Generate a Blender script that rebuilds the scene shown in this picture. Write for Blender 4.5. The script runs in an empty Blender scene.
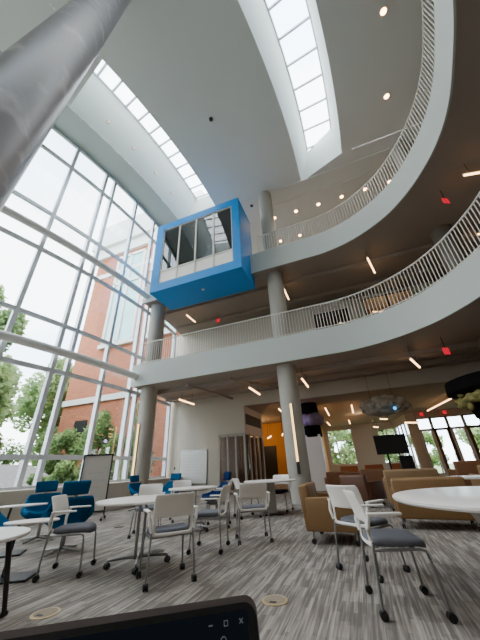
import bpy, bmesh, math, random
from mathutils import Vector, Matrix
random.seed(7)
PI = math.pi
C = bpy.context.scene.collection
rad = math.radians

# ------------------------------------------------------------------ camera geometry (building axes: x = across, y = into the hall)
EYE = 1.06
F = 277.0
ROLL = math.atan2(25, 520)
PITCH = math.atan(F / math.hypot(25, 520))
AZ = rad(20.5)
ca, sa = math.cos(AZ), math.sin(AZ)
def W(x, y):
    """point measured from the camera (x right, y ahead) -> building axes"""
    return (x * ca - y * sa, x * sa + y * ca)
def WP(azd, d):
    return W(d * math.sin(rad(azd)), d * math.cos(rad(azd)))
H0 = 20.5        # turn of headings measured from the camera

# ------------------------------------------------------------------ materials
def lin(c):
    c = c / 255.0
    return c / 12.92 if c <= 0.04045 else ((c + 0.055) / 1.055) ** 2.4
def rgb(r, g, b): return (lin(r), lin(g), lin(b), 1.0)

def mat(name, col, rough=0.6, metal=0.0, var=0.08, scale=6.0, bump=0.0, spec=0.5, coat=0.0):
    m = bpy.data.materials.new(name); m.use_nodes = True
    nt = m.node_tree; b = nt.nodes['Principled BSDF']
    b.inputs['Roughness'].default_value = rough
    b.inputs['Metallic'].default_value = metal
    b.inputs['Specular IOR Level'].default_value = spec
    b.inputs['Coat Weight'].default_value = coat
    tc = nt.nodes.new('ShaderNodeTexCoord')
    nz = nt.nodes.new('ShaderNodeTexNoise'); nz.inputs['Scale'].default_value = scale; nz.inputs['Detail'].default_value = 4
    nt.links.new(tc.outputs['Object'], nz.inputs['Vector'])
    r = nt.nodes.new('ShaderNodeMix'); r.data_type = 'RGBA'
    r.inputs[6].default_value = tuple(max(0, c * (1 - var)) for c in col[:3]) + (1,)
    r.inputs[7].default_value = tuple(min(1, c * (1 + var)) for c in col[:3]) + (1,)
    nt.links.new(nz.outputs['Fac'], r.inputs[0]); nt.links.new(r.outputs[2], b.inputs['Base Color'])
    if bump:
        bp = nt.nodes.new('ShaderNodeBump'); bp.inputs['Strength'].default_value = bump; bp.inputs['Distance'].default_value = 0.01
        nt.links.new(nz.outputs['Fac'], bp.inputs['Height']); nt.links.new(bp.outputs['Normal'], b.inputs['Normal'])
    return m

def emit(name, col, strength):
    m = bpy.data.materials.new(name); m.use_nodes = True
    nt = m.node_tree; nt.nodes.clear()
    o = nt.nodes.new('ShaderNodeOutputMaterial'); e = nt.nodes.new('ShaderNodeEmission')
    e.inputs['Color'].default_value = col; e.inputs['Strength'].default_value = strength
    nt.links.new(e.outputs[0], o.inputs[0]); return m

def glass(name, tint=(1, 1, 1, 1), refl=1.0, rough=0.0):
    m = bpy.data.materials.new(name); m.use_nodes = True
    nt = m.node_tree; nt.nodes.clear()
    o = nt.nodes.new('ShaderNodeOutputMaterial')
    t = nt.nodes.new('ShaderNodeBsdfTransparent'); t.inputs['Color'].default_value = tint
    g = nt.nodes.new('ShaderNodeBsdfGlossy'); g.inputs['Roughness'].default_value = rough
    f = nt.nodes.new('ShaderNodeFresnel'); f.inputs['IOR'].default_value = 1.5
    mu = nt.nodes.new('ShaderNodeMath'); mu.operation = 'MULTIPLY'; mu.inputs[1].default_value = refl
    mx = nt.nodes.new('ShaderNodeMixShader')
    nt.links.new(f.outputs[0], mu.inputs[0]); nt.links.new(mu.outputs[0], mx.inputs[0])
    nt.links.new(t.outputs[0], mx.inputs[1]); nt.links.new(g.outputs[0], mx.inputs[2]); nt.links.new(mx.outputs[0], o.inputs[0])
    return m

def carpet():
    m = bpy.data.materials.new('carpet_planks'); m.use_nodes = True
    nt = m.node_tree; b = nt.nodes['Principled BSDF']; b.inputs['Roughness'].default_value = 0.95; b.inputs['Specular IOR Level'].default_value = 0.15
    tc = nt.nodes.new('ShaderNodeTexCoord')
    sp = nt.nodes.new('ShaderNodeSeparateXYZ'); nt.links.new(tc.outputs['Object'], sp.inputs[0])
    cb = nt.nodes.new('ShaderNodeCombineXYZ')     # planks run along y
    nt.links.new(sp.outputs['Y'], cb.inputs['X']); nt.links.new(sp.outputs['X'], cb.inputs['Y'])
    br = nt.nodes.new('ShaderNodeTexBrick')
    br.inputs['Scale'].default_value = 1.0; br.inputs['Brick Width'].default_value = 0.42; br.inputs['Row Height'].default_value = 0.033
    br.inputs['Mortar Size'].default_value = 0.0; br.inputs['Bias'].default_value = 0.0
    br.inputs['Color1'].default_value = (0.25, 0.25, 0.25, 1); br.inputs['Color2'].default_value = (0.75, 0.75, 0.75, 1)
    nt.links.new(cb.outputs[0], br.inputs['Vector'])
    b2 = nt.nodes.new('ShaderNodeTexBrick'); b2.inputs['Scale'].default_value = 1.0; b2.inputs['Brick Width'].default_value = 0.23; b2.inputs['Row Height'].default_value = 0.085
    b2.inputs['Mortar Size'].default_value = 0.0; b2.inputs['Bias'].default_value = -.45; b2.offset = .37
    b2.inputs['Color1'].default_value = (0, 0, 0, 1); b2.inputs['Color2'].default_value = (0.26, 0.26, 0.26, 1); nt.links.new(cb.outputs[0], b2.inputs['Vector'])
    mp = nt.nodes.new('ShaderNodeMapping'); mp.inputs['Scale'].default_value = (50, 1.7, 1)
    nt.links.new(tc.outputs['Object'], mp.inputs['Vector'])
    nz = nt.nodes.new('ShaderNodeTexNoise'); nz.inputs['Scale'].default_value = 1.0; nz.inputs['Detail'].default_value = 2
    nt.links.new(mp.outputs[0], nz.inputs['Vector'])
    n2 = nt.nodes.new('ShaderNodeTexNoise'); n2.inputs['Scale'].default_value = 130; nt.links.new(tc.outputs['Object'], n2.inputs['Vector'])
    a = nt.nodes.new('ShaderNodeMath'); a.operation = 'MULTIPLY_ADD'; a.inputs[1].default_value = 1.2
    nt.links.new(nz.outputs['Fac'], a.inputs[0])
    s = nt.nodes.new('ShaderNodeMath'); s.operation = 'MULTIPLY'; s.inputs[1].default_value = 0.55
    nt.links.new(br.outputs['Color'], s.inputs[0]); nt.links.new(s.outputs[0], a.inputs[2])
    a2 = nt.nodes.new('ShaderNodeMath'); a2.operation = 'MULTIPLY_ADD'; a2.inputs[1].default_value = 0.15
    nt.links.new(n2.outputs['Fac'], a2.inputs[0])
    a3 = nt.nodes.new('ShaderNodeMath'); a3.operation = 'ADD'; nt.links.new(a.outputs[0], a3.inputs[0]); nt.links.new(b2.outputs['Color'], a3.inputs[1]); nt.links.new(a3.outputs[0], a2.inputs[2])
    cr = nt.nodes.new('ShaderNodeValToRGB'); e = cr.color_ramp.elements
    e[0].position = 0.66; e[0].color = rgb(110, 101, 94); e[1].position = 1.0; e[1].color = rgb(174, 163, 152)
    x = cr.color_ramp.elements.new(0.84); x.color = rgb(145, 135, 126)
    # ramp input is clamped to 1, so bring the sum into range
    k = nt.nodes.new('ShaderNodeMath'); k.operation = 'MULTIPLY'; k.inputs[1].default_value = 0.78
    nt.links.new(a2.outputs[0], k.inputs[0]); nt.links.new(k.outputs[0], cr.inputs[0])
    nt.links.new(cr.outputs[0], b.inputs['Base Color'])
    return m

def brick():
    m = bpy.data.materials.new('red_brick'); m.use_nodes = True
    nt = m.node_tree; b = nt.nodes['Principled BSDF']; b.inputs['Roughness'].default_value = 0.9
    tc = nt.nodes.new('ShaderNodeTexCoord'); sp = nt.nodes.new('ShaderNodeSeparateXYZ'); nt.links.new(tc.outputs['Object'], sp.inputs[0])
    ad = nt.nodes.new('ShaderNodeMath'); nt.links.new(sp.outputs['X'], ad.inputs[0]); nt.links.new(sp.outputs['Y'], ad.inputs[1])
    cb = nt.nodes.new('ShaderNodeCombineXYZ'); nt.links.new(ad.outputs[0], cb.inputs['X']); nt.links.new(sp.outputs['Z'], cb.inputs['Y'])
    br = nt.nodes.new('ShaderNodeTexBrick'); br.inputs['Scale'].default_value = 1.0
    br.inputs['Brick Width'].default_value = 0.42; br.inputs['Row Height'].default_value = 0.14; br.inputs['Mortar Size'].default_value = 0.012
    br.inputs['Color1'].default_value = rgb(180, 104, 70); br.inputs['Color2'].default_value = rgb(164, 90, 60); br.inputs['Mortar'].default_value = rgb(160, 120, 98)
    nt.links.new(cb.outputs[0], br.inputs['Vector']); nt.links.new(br.outputs['Color'], b.inputs['Base Color'])
    return m

def leafmat(name, c1, c2):
    m = bpy.data.materials.new(name); m.use_nodes = True
    nt = m.node_tree; b = nt.nodes['Principled BSDF']; b.inputs['Roughness'].default_value = 0.7
    tc = nt.nodes.new('ShaderNodeTexCoord'); nz = nt.nodes.new('ShaderNodeTexNoise'); nz.inputs['Scale'].default_value = 1.3; nz.inputs['Detail'].default_value = 6
    nt.links.new(tc.outputs['Object'], nz.inputs['Vector'])
    cr = nt.nodes.new('ShaderNodeValToRGB'); e = cr.color_ramp.elements
    e[0].position = 0.35; e[0].color = c1; e[1].position = 0.65; e[1].color = c2
    nt.links.new(nz.outputs['Fac'], cr.inputs[0]); nt.links.new(cr.outputs[0], b.inputs['Base Color'])
    tr = nt.nodes.new('ShaderNodeBsdfTranslucent'); nt.links.new(cr.outputs[0], tr.inputs[0])
    mx = nt.nodes.new('ShaderNodeMixShader'); mx.inputs[0].default_value = 0.5
    o = nt.nodes['Material Output']; nt.links.new(b.outputs[0], mx.inputs[1]); nt.links.new(tr.outputs[0], mx.inputs[2]); nt.links.new(mx.outputs[0], o.inputs[0])
    return m

M = dict(
    carpet=carpet(), brick=brick(),
    ceiling=mat('ceiling_paint_grey', rgb(220, 223, 222), 0.8, var=0.03, scale=0.8),
    panel=mat('pale_green_grey_paint', rgb(228, 233, 229), 0.7, var=0.02, scale=0.8),
    band=mat('grey_green_bulkhead_paint', rgb(158, 166, 162), 0.7, var=0.02, scale=0.8),
    fascia=mat('fascia_paint', rgb(180, 184, 178), 0.6, var=0.03, scale=0.7),
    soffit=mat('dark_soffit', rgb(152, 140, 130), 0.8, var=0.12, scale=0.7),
    lowceil=mat('lower_ceiling_paint', rgb(150, 132, 112), 0.8, var=0.04, scale=0.8),
    darkcol=mat('column_painted_shade', rgb(112, 106, 98), 0.6, var=0.06), column=mat('concrete_column', rgb(166, 160, 150), 0.55, var=0.06, scale=2.2),  # darkcol: column concrete darkened, the weak light there put into its colour
    nearcol=mat('polished_concrete_column', rgb(142, 138, 146), 0.36, var=0.16, scale=1.6, bump=0.18),
    wall=mat('warm_white_wall', rgb(190, 182, 168), 0.8, var=0.03, scale=0.8),
    sillwall=mat('beige_sill_wall', rgb(198, 188, 172), 0.7, var=0.03),
    orange=mat('orange_wall', rgb(200, 140, 66), 0.8, var=0.05),
    mullion=mat('aluminium_mullion', rgb(220, 224, 230), 0.4, 0.35, var=0.03),
    tube=mat('grey_painted_tube', rgb(222, 220, 216), 0.4, 0.1, var=0.03),
    rail=mat('railing_paint', rgb(214, 208, 198), 0.45, 0.1, var=0.02),
    blue=mat('bright_blue_panel', rgb(0, 134, 212), 0.6, var=0.03, scale=0.8),
    white=mat('white_plastic', rgb(244, 236, 228), 0.4, var=0.02),
    top=mat('white_laminate_top', rgb(240, 232, 226), 0.3, var=0.03, scale=3),
    silver=mat('silver_metal', rgb(150, 148, 146), 0.35, 0.8, var=0.03),
    black=mat('black_plastic', rgb(24, 24, 26), 0.45, var=0.05),
    dark=mat('dark_metal', rgb(48, 46, 46), 0.45, 0.4, var=0.05),
    seat=mat('blue_grey_fabric', rgb(104, 103, 108), 0.95, var=0.10, scale=60, bump=0.2, spec=0.1),
    navyseat=mat('dark_navy_fabric', rgb(34, 38, 56), 0.95, var=0.10, scale=60, spec=0.1),
    teal=mat('blue_wool_fabric', rgb(0, 78, 118), 0.95, var=0.10, scale=50, bump=0.2, spec=0.1),
    navy=mat('navy_wool_fabric', rgb(6, 34, 74), 0.95, var=0.10, scale=50, bump=0.2, spec=0.1),
    tan=mat('tan_leatherette', rgb(134, 99, 60), 0.6, var=0.05, scale=8),
    tan2=mat('taupe_leatherette', rgb(134, 104, 72), 0.6, var=0.05, scale=8),
    brown=mat('brown_leatherette', rgb(126, 80, 50), 0.55, var=0.06, scale=8),
    rust=mat('rust_fabric', rgb(166, 92, 50), 0.8, var=0.06, scale=20),
    wood=mat('dark_wood', rgb(92, 56, 36), 0.5, var=0.15, scale=10),
    board=mat('whiteboard_surface', rgb(214, 214, 208), 0.3, var=0.02),
    greyboard=mat('grey_rolling_board', rgb(196, 188, 180), 0.4, var=0.03),
    lidinlay=mat('carpet_inlay', rgb(150, 134, 114), 0.9, var=0.3, scale=30), brass=mat('brass_cover', rgb(190, 164, 124), 0.45, 0.3, var=0.06),
    stone=mat('pale_stone', rgb(222, 222, 216), 0.8, var=0.05),
    gravel=mat('grey_gravel', rgb(142, 138, 134), 0.95, var=0.45, scale=9),
    soil=mat('ground_grass', rgb(92, 112, 70), 0.95, var=0.3, scale=1.5),
    winblue=mat('reflective_teal_pane', rgb(150, 196, 196), 0.1, 0.3, var=0.2, scale=0.5),
    bark=mat('bark', rgb(86, 70, 56), 0.9, var=0.2),
    leaf=leafmat('leaf_green', rgb(124, 150, 100), rgb(178, 198, 142)),
    leaf2=leafmat('leaf_pale_green', rgb(132, 158, 108), rgb(186, 202, 146)),
    leaf3=leafmat('shrub_green', rgb(108, 138, 86), rgb(164, 186, 120)),
    glass=glass('clear_glass', (0.97, 0.985, 0.985, 1), .35), facade=glass('facade_glass', (0.72, 0.75, 0.765, 1), .16),
    podglass=glass('pod_glass', (0.62, 0.68, 0.72, 1), 2.4),
    roomglass=glass('storefront_glass', (0.8, 0.82, 0.8, 1), 1.0),
    ink=mat('pale_marker_ink', rgb(150, 152, 158), 0.6),
    warm=emit('warm_light', (1.0, 0.55, 0.24, 1), 6.0),
    warmdim=emit('warm_light_column', (1.0, 0.66, 0.26, 1), 2.2),
    spot=emit('downlight_glow', (1.0, 0.5, 0.22, 1), 16.0),
    spotdim=emit('panel_downlight_glow', (1.0, 0.75, 0.6, 1), 1.3),
    red=emit('exit_red', (1.0, 0.02, 0.05, 1), 0.5),
    whiteglow=emit('white_panel_glow', (1.0, 0.95, 0.85, 1), 1.2),
    cloud=mat('grey_cloud_fluff', rgb(150, 143, 130), 0.8, var=0.35, scale=5, bump=0.6),
    purple=mat('purple_cloud_fluff', rgb(138, 124, 150), 0.8, var=0.25, scale=6, bump=0.5),
    yellow=mat('yellow_cloud_fluff', rgb(128, 120, 66), 0.8, var=0.3, scale=6, bump=0.5),
    cloth=mat('black_cloth', rgb(14, 13, 15), 0.95, var=0.1, spec=0.1),
    blueglow=emit('blue_bulb', (0.05, 0.45, 1.0, 1), 1.6),
    bezel=mat('laptop_bezel', rgb(30, 28, 30), 0.5, var=0.05),
    lid=mat('laptop_lid_edge', rgb(128, 116, 116), 0.4, 0.4, var=0.03),
    screen=emit('dim_screen', (0.003, 0.0042, 0.006, 1), 1.0),
    icon=emit('screen_icon', (0.35, 0.38, 0.42, 1), 0.16),
)

def scuff(m):
    nt = m.node_tree; b = nt.nodes['Principled BSDF']; src = b.inputs['Base Color'].links[0].from_socket
    tc = nt.nodes.new('ShaderNodeTexCoord'); nz = nt.nodes.new('ShaderNodeTexNoise'); nz.inputs['Scale'].default_value = 3.2; nz.inputs['Detail'].default_value = 8
    nt.links.new(tc.outputs['Object'], nz.inputs['Vector'])
    cr = nt.nodes.new('ShaderNodeValToRGB'); cr.color_ramp.elements[0].position = .56; cr.color_ramp.elements[1].position = .74
    nt.links.new(nz.outputs['Fac'], cr.inputs[0])
    mx = nt.nodes.new('ShaderNodeMix'); mx.data_type = 'RGBA'; nt.links.new(cr.outputs[0], mx.inputs[0]); nt.links.new(src, mx.inputs[6]); mx.inputs[7].default_value = rgb(196, 192, 196)
    nt.links.new(mx.outputs[2], b.inputs['Base Color'])
scuff(M['nearcol'])

# ------------------------------------------------------------------ mesh helpers
class MB:
    def __init__(s): s.bm = bmesh.new()
    def box(s, x0, x1, y0, y1, z0, z1, bevel=0.0, seg=2, mtx=None):
        r = bmesh.ops.create_cube(s.bm, size=1.0)
        vs = r['verts']
        for v in vs:
            v.co = Vector((x0 + (v.co.x + .5) * (x1 - x0), y0 + (v.co.y + .5) * (y1 - y0), z0 + (v.co.z + .5) * (z1 - z0)))
        if bevel:
            es = list({e for v in vs for e in v.link_edges})
            rr = bmesh.ops.bevel(s.bm, geom=es, offset=bevel, segments=seg, profile=0.5, affect='EDGES')
            vs = list({v for f in rr['faces'] for v in f.verts} | {v for v in vs if v.is_valid})
        if mtx is not None:
            vs = [v for v in vs if v.is_valid]
            bmesh.ops.transform(s.bm, matrix=mtx, verts=vs)
        return s
    def tube(s, pts, r, n=10, cap=True):
        pts = [Vector(p) for p in pts]
        rs = r if isinstance(r, (list, tuple)) else [r] * len(pts)
        rings = []
        up = Vector((0, 0, 1))
        for i, p in enumerate(pts):
            d = (pts[min(i + 1, len(pts) - 1)] - pts[max(i - 1, 0)]).normalized()
            a = d.cross(up)
            if a.length < 1e-3: a = d.cross(Vector((1, 0, 0)))
            a.normalize(); b = a.cross(d).normalized()
            if i and a.dot(pa) < 0 and abs(d.z) > .9: pass
            pa = a
            rings.append([s.bm.verts.new(p + rs[i] * (math.cos(2 * PI * k / n) * a + math.sin(2 * PI * k / n) * b)) for k in range(n)])
        for q in range(len(rings) - 1):
            A, B = rings[q], rings[q + 1]
            off = min(range(n), key=lambda o: (A[0].co - B[o].co).length)
            for k in range(n):
                s.bm.faces.new((A[k], A[(k + 1) % n], B[(k + 1 + off) % n], B[(k + off) % n]))
        if cap:
            s.bm.faces.new(list(reversed(rings[0]))); s.bm.faces.new(rings[-1])
        return s
    def cyl(s, x, y, z0, z1, r, n=24, r2=None):
        return s.tube([(x, y, z0), (x, y, z1)], [r, r if r2 is None else r2], n)
    def lathe(s, prof, x=0, y=0, n=32, sx=1.0, sy=1.0):
        rings = [[s.bm.verts.new((x + sx * r * math.cos(2 * PI * k / n), y + sy * r * math.sin(2 * PI * k / n), z)) for k in range(n)] for r, z in prof]
        for A, B in zip(rings, rings[1:]):
            for k in range(n): s.bm.faces.new((A[k], A[(k + 1) % n], B[(k + 1) % n], B[k]))
        s.bm.faces.new(list(reversed(rings[0]))); s.bm.faces.new(rings[-1])
        return s
    def quad(s, *ps):
        s.bm.faces.new([s.bm.verts.new(p) for p in ps]); return s
    def strip(s, A, B):
        a = [s.bm.verts.new(p) for p in A]; b = [s.bm.verts.new(p) for p in B]
        for i in range(len(a) - 1): s.bm.faces.new((a[i], a[i + 1], b[i + 1], b[i]))
        return s
    def prism(s, poly, z0, z1):
        a = [s.bm.verts.new((p[0], p[1], z0)) for p in poly]; b = [s.bm.verts.new((p[0], p[1], z1)) for p in poly]
        n = len(a)
        for i in range(n): s.bm.faces.new((a[i], a[(i + 1) % n], b[(i + 1) % n], b[i]))
        s.bm.faces.new(list(reversed(a))); s.bm.faces.new(b)
        return s
    def ball(s, c, r, sub=2, jit=0.0):
        rr = bmesh.ops.create_icosphere(s.bm, subdivisions=sub, radius=1.0)
        for v in rr['verts']:
            k = 1 + random.uniform(-jit, jit)
            v.co = Vector((c[0] + v.co.x * r[0] * k, c[1] + v.co.y * r[1] * k, c[2] + v.co.z * r[2] * k))
        return s
    def sheet(s, fn, nu, nv, skip=None):
        g = [[s.bm.verts.new(fn(i / nu, j / nv)) for i in range(nu + 1)] for j in range(nv + 1)]
        for j in range(nv):
            for i in range(nu):
                if skip and skip(i, j): continue
                s.bm.faces.new((g[j][i], g[j][i + 1], g[j + 1][i + 1], g[j + 1][i]))
        bmesh.ops.delete(s.bm, geom=[v for v in s.bm.verts if not v.link_faces], context='VERTS')
        return s
    def build(s, name, m, parent=None, smooth=False, solid=0.0, sub=0, label=None, recalc=True):
        if recalc: bmesh.ops.recalc_face_normals(s.bm, faces=s.bm.faces)
        me = bpy.data.meshes.new(name); s.bm.to_mesh(me); s.bm.free()
        me.materials.append(m)
        o = bpy.data.objects.new(name, me); C.objects.link(o)
        if parent is not None: o.parent = parent
        if smooth:
            for p in me.polygons: p.use_smooth = True
            if smooth == 'auto':
                me.set_sharp_from_angle(angle=rad(40))
        if solid:
            md = o.modifiers.new('thickness', 'SOLIDIFY'); md.thickness = solid; md.offset = 0
        if sub:
            md = o.modifiers.new('smooth', 'SUBSURF'); md.levels = sub; md.render_levels = sub
        if label: o['label'] = label
        return o

def tag(o, label, cat, group=None, kind=None):
    o['label'] = label; o['category'] = cat
    if group: o['group'] = group
    if kind: o['kind'] = kind
    return o
def thing(name, label, cat, loc=(0, 0, 0), rz=0.0, group=None):
    o = bpy.data.objects.new(name, None); C.objects.link(o); o.empty_display_size = 0.2
    o.location = loc; o.rotation_euler = (0, 0, rz)
    return tag(o, label, cat, group)
def struct(o, label=None, cat=None):
    o['kind'] = 'structure'
    if label: o['label'] = label
    if cat: o['category'] = cat
    return o
KIDS = {}
def copy_tree(o, parent=None):
    c = o.copy(); C.objects.link(c)
    if parent is not None: c.parent = parent
    for ch in [x for x in C.objects if x.parent == o]: copy_tree(ch, c)
    return c
def clone(proto, loc, rz, label, group=None):
    c = copy_tree(proto); c.location = loc; c.rotation_euler = (0, 0, rz); c['label'] = label
    if group: c['group'] = group
    return c

# ------------------------------------------------------------------ building shell
CX, CY = -32.8, 9.5                       # centre of the curved facade
RG = 23.8                                 # glass line
def pol(R, th, z=0.0): return (CX + R * math.cos(rad(th)), CY + R * math.sin(rad(th)), z)
def arc(R, t0, t1, z, n=24): return [pol(R, t0 + (t1 - t0) * i / n, z) for i in range(n + 1)]
TH0 = -44.0
YB = -7.0                                  # wall behind the viewer
XR = 9.6                                   # wall on the right
VWB = 13.45                                # whiteboard wall
VBK = 26.4                                 # far wall
VDR = 22.3                                 # glazed door wall
Z2, S2 = 5.40, 4.40                        # second floor edge: top, underside
Z3, S3 = 9.80, 8.75
ZC = 14.2
ZL = 3.8

struct(MB().box(-16.5, XR, YB, VBK + .2, -0.2, 0.0).build('floor', M['carpet']), 'grey beige striped carpet plank floor of the atrium', 'floor')
struct(MB().box(-90, 60, -40, 90, -0.5, -0.21).build('ground_outside', M['soil']), 'green ground outside the curved glass wall', 'ground')

# balcony edge (plan): straight run, rounded corner, then concentric with the facade
ctrl = [(-9.05, 9.6), (-6, 9.6), (-3, 9.6), (-0.6, 9.6), (0.45, 9.55), (1.5, 9.22), (2.5, 8.55), (3.15, 7.72), (3.56, 6.8), (3.74, 6.0), (3.76, 5.2), (3.65, 4.4), (3.49, 3.6), (3.29, 2.9), (3.05, 2.2)]
th = -13.2
while th > -30: 
    p = pol(36.6, th); ctrl.append((p[0], p[1])); th -= 1.8
def catmull(P, n=6):
    out = []
    for i in range(len(P) - 1):
        p0, p1, p2, p3 = P[max(i - 1, 0)], P[i], P[i + 1], P[min(i + 2, len(P) - 1)]
        for k in range(n):
            t = k / n
            out.append(tuple(0.5 * (2 * p1[j] + (p2[j] - p0[j]) * t + (2 * p0[j] - 5 * p1[j] + 4 * p2[j] - p3[j]) * t * t + (3 * p1[j] - p0[j] - 3 * p2[j] + p3[j]) * t ** 3) for j in (0, 1)))
    out.append(P[-1]); return out
edge = [p for p in catmull(ctrl) if p[1] > YB + .05]
edge.append((edge[-1][0] - .02, YB))

def slab(zt, zb, name, vb, label):
    inn = []
    for i, (x, y) in enumerate(edge):
        a = edge[max(i - 1, 0)]; b = edge[min(i + 1, len(edge) - 1)]
        d = Vector((b[0] - a[0], b[1] - a[1])).normalized(); inn.append((x - d.y * .05, y + d.x * .05))
    mid = [((x + u) / 2, (y + v) / 2) for (x, y), (u, v) in zip(edge, inn)]
    poly = mid + [(XR, YB), (XR, vb)]
    left = [pol(RG + .12, t) for t in (12, 10, 8, 6, 4, 2, 0.6)]
    left = [p for p in left if p[1] < vb]
    poly += [(left[0][0], vb)] + [(p[0], p[1]) for p in left]
    # underside and deck, dark soffit; the fascia is a separate band
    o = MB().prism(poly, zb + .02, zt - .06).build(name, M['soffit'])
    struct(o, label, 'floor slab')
    f = MB().strip([(x, y, zb) for x, y in edge], [(x, y, zt) for x, y in edge])
    f.strip([(x, y, zb) for x, y in edge], [(x, y, zb) for x, y in inn])
    f.strip([(x, y, zt) for x, y in edge], [(x, y, zt) for x, y in inn])
    f.strip([(x, y, zb) for x, y in inn], [(x, y, zt) for x, y in inn])
    fo = f.build('fascia', M['fascia'], o, smooth='auto', label='smooth pale grey curved fascia')
    return o
slab(Z2, S2, 'floor_middle', 14.3, 'middle balcony slab with pale curved edge and dark underside')
slab(Z3, S3, 'floor_upper', 16.3, 'top balcony slab with pale curved edge and dark underside')

# beams on the soffits
def trim(n, mb, m, label):
    return struct(mb.build('trim_%d' % n, m), label, 'trim')
b = MB()
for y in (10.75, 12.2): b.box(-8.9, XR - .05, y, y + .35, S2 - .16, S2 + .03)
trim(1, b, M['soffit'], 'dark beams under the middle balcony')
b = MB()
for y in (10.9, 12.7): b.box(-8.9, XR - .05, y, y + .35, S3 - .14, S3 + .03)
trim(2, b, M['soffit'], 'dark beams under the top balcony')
b = MB().tube([(-6.2, 9.9, 4.2), (-5.6, 13.3, 4.2)], .06).tube([(-4.3, 9.9, 4.22), (-2.6, 13.3, 4.22)], .05)
trim(3, b, M['soffit'], 'dark pipes under the middle balcony')

# ceiling with two curved skylight wells
TE = 1.25
def ring(mb, R0, R1, z0, z1, t0, t1, n=28):
    mb.strip(arc(R0, t0, t1, z0, n), arc(R1, t0, t1, z1, n))
cm = MB()
ring(cm, 28.0, 32.8, ZC, ZC, TH0, TE)
ring(cm, 34.9, 36.85, ZC, ZC, TH0, -.1)
# rest of the right side and beyond the wells, as one flat field
cm.strip(arc(36.85, TH0, -.1, ZC, 28), [(max(XR + .2, p[0]), p[1], ZC) for p in arc(36.85, TH0, -.1, ZC, 28)])
yy = pol(36.85, -.1)[1]
cm.quad(pol(34.9, -.1, ZC), (XR + .2, yy, ZC), (XR + .2, 16.6, ZC), (pol(34.9, -.1)[0], 16.6, ZC))
cm.quad(pol(32.8, TE, ZC), pol(34.9, -.1, ZC), (pol(34.9, -.1)[0], 16.6, ZC), (pol(32.8, TE)[0], 16.6, ZC))
cm.quad(pol(28.0, TE, ZC), pol(32.8, TE, ZC), (pol(32.8, TE)[0], 16.6, ZC), (pol(28, TE)[0], 16.6, ZC))
cm.quad(pol(25.55, TE, ZC), pol(28.0, TE, ZC), (pol(28.0, TE)[0], 16.6, ZC), (-9.9, 16.6, ZC))
ring(cm, 25.55, 28.0, ZC, ZC, TH0, -14.6, 16)
struct(cm.build('ceiling', M['ceiling']), 'grey painted ceiling of the atrium', 'ceiling')
cb = MB()
A0 = lambda R, z: arc(R, TH0, 12, z, 40)
cb.strip(A0(RG - .05, 14.86), A0(24.55, 14.62)); cb.strip(A0(24.55, 14.62), A0(24.6, 14.50)); cb.strip(A0(24.6, 14.50), A0(25.55, ZC))
struct(cb.build('ceiling_bulkhead', M['band'], smooth='auto'), 'grey green curved bulkhead above the glass wall', 'ceiling')
# left skylight well
ZS = 15.9
w = MB(); ring(w, 25.55, 26.55, ZC, ZS, -14.6, TE); ring(w, 28.0, 28.0, ZC, ZS, -14.6, TE)
for t in (-14.6, TE): w.quad(pol(25.55, t, ZC), pol(28.0, t, ZC), pol(28.0, t, ZS), pol(26.55, t, ZS))
lw = struct(w.build('ceiling_well', M['panel'], smooth='auto'), 'pale sloping well of the left curved skylight', 'ceiling')
w = MB(); ring(w, 32.8, 33.45, ZC, ZS, TH0, TE); ring(w, 34.9, 34.75, ZC, ZS, TH0, -.1)
w.quad(pol(32.8, TE, ZC), pol(34.9, -.1, ZC), pol(34.75, -.6, ZS), pol(33.45, .6, ZS))
struct(w.build('ceiling_well', M['panel'], smooth='auto'), 'pale well of the right curved skylight', 'ceiling')
def skylight(n, R0, R1, t0, t1, step, label):
    g = MB(); ring(g, R0, R1, ZS, ZS, t0, t1)
    root = bpy.data.objects.new('window_%d' % n, None); C.objects.link(root); struct(root, label, 'skylight')
    g.build('pane', M['glass'], root)
    f = MB()
    for R in (R0, R1): f.tube(arc(R, t0, t1, ZS - .02, 28), .05, 6)
    t = t1 - .25
    while t > t0:
        a, c = Vector(pol(R0, t, ZS - .04)), Vector(pol(R1, t, ZS - .04)); f.tube([a, c], .055, 6); t -= step
    f.build('frame', M['mullion'], root)
skylight(1, 26.55, 28.0, -14.6, TE, 1.5, 'long curved left skylight with white glass and cross bars')
skylight(2, 33.45, 34.75, TH0, .5, 1.62, 'long curved right skylight with white glass and cross bars')
b = MB().box(-3.4, XR, 10.1, 10.16, ZC - .05, ZC + .01); trim(4, b, M['ceiling'], 'thin seam across the top ceiling')
b = MB().box(-2.3, XR, 11.05, 11.11, ZC - .05, ZC + .01); trim(5, b, M['ceiling'], 'second thin seam across the top ceiling')

# enclosing walls
struct(MB().box(-17, XR + .3, YB - .2, YB, -.2, 15).build('wall_front', M['wall']), 'plain wall behind the viewer', 'wall')
struct(MB().box(XR, XR + .2, YB, VDR, -.2, 14.3).build('wall_right', M['wall']), 'plain beige wall along the right side', 'wall')
m2 = MB()
m2.box(-9.9, -.9, 14.0, 14.2, Z2 - .1, S3 + .1); m2.box(-.9, .85, 14.0, 14.2, Z2 - .1, 6.3); m2.box(-.9, .85, 14.0, 14.2, 8.3, S3 + .1)
m2.box(.85, 1.65, 14.0, 14.2, Z2 - .1, S3 + .1); m2.box(1.65, 4.0, 14.0, 14.2, Z2 - .1, 6.3); m2.box(1.65, 4.0, 14.0, 14.2, 8.62, S3 + .1); m2.box(4.0, XR, 14.0, 14.2, Z2 - .1, S3 + .1)
struct(m2.build('wall_middle', M['wall']), 'wall at the back of the middle balcony', 'wall')
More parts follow.
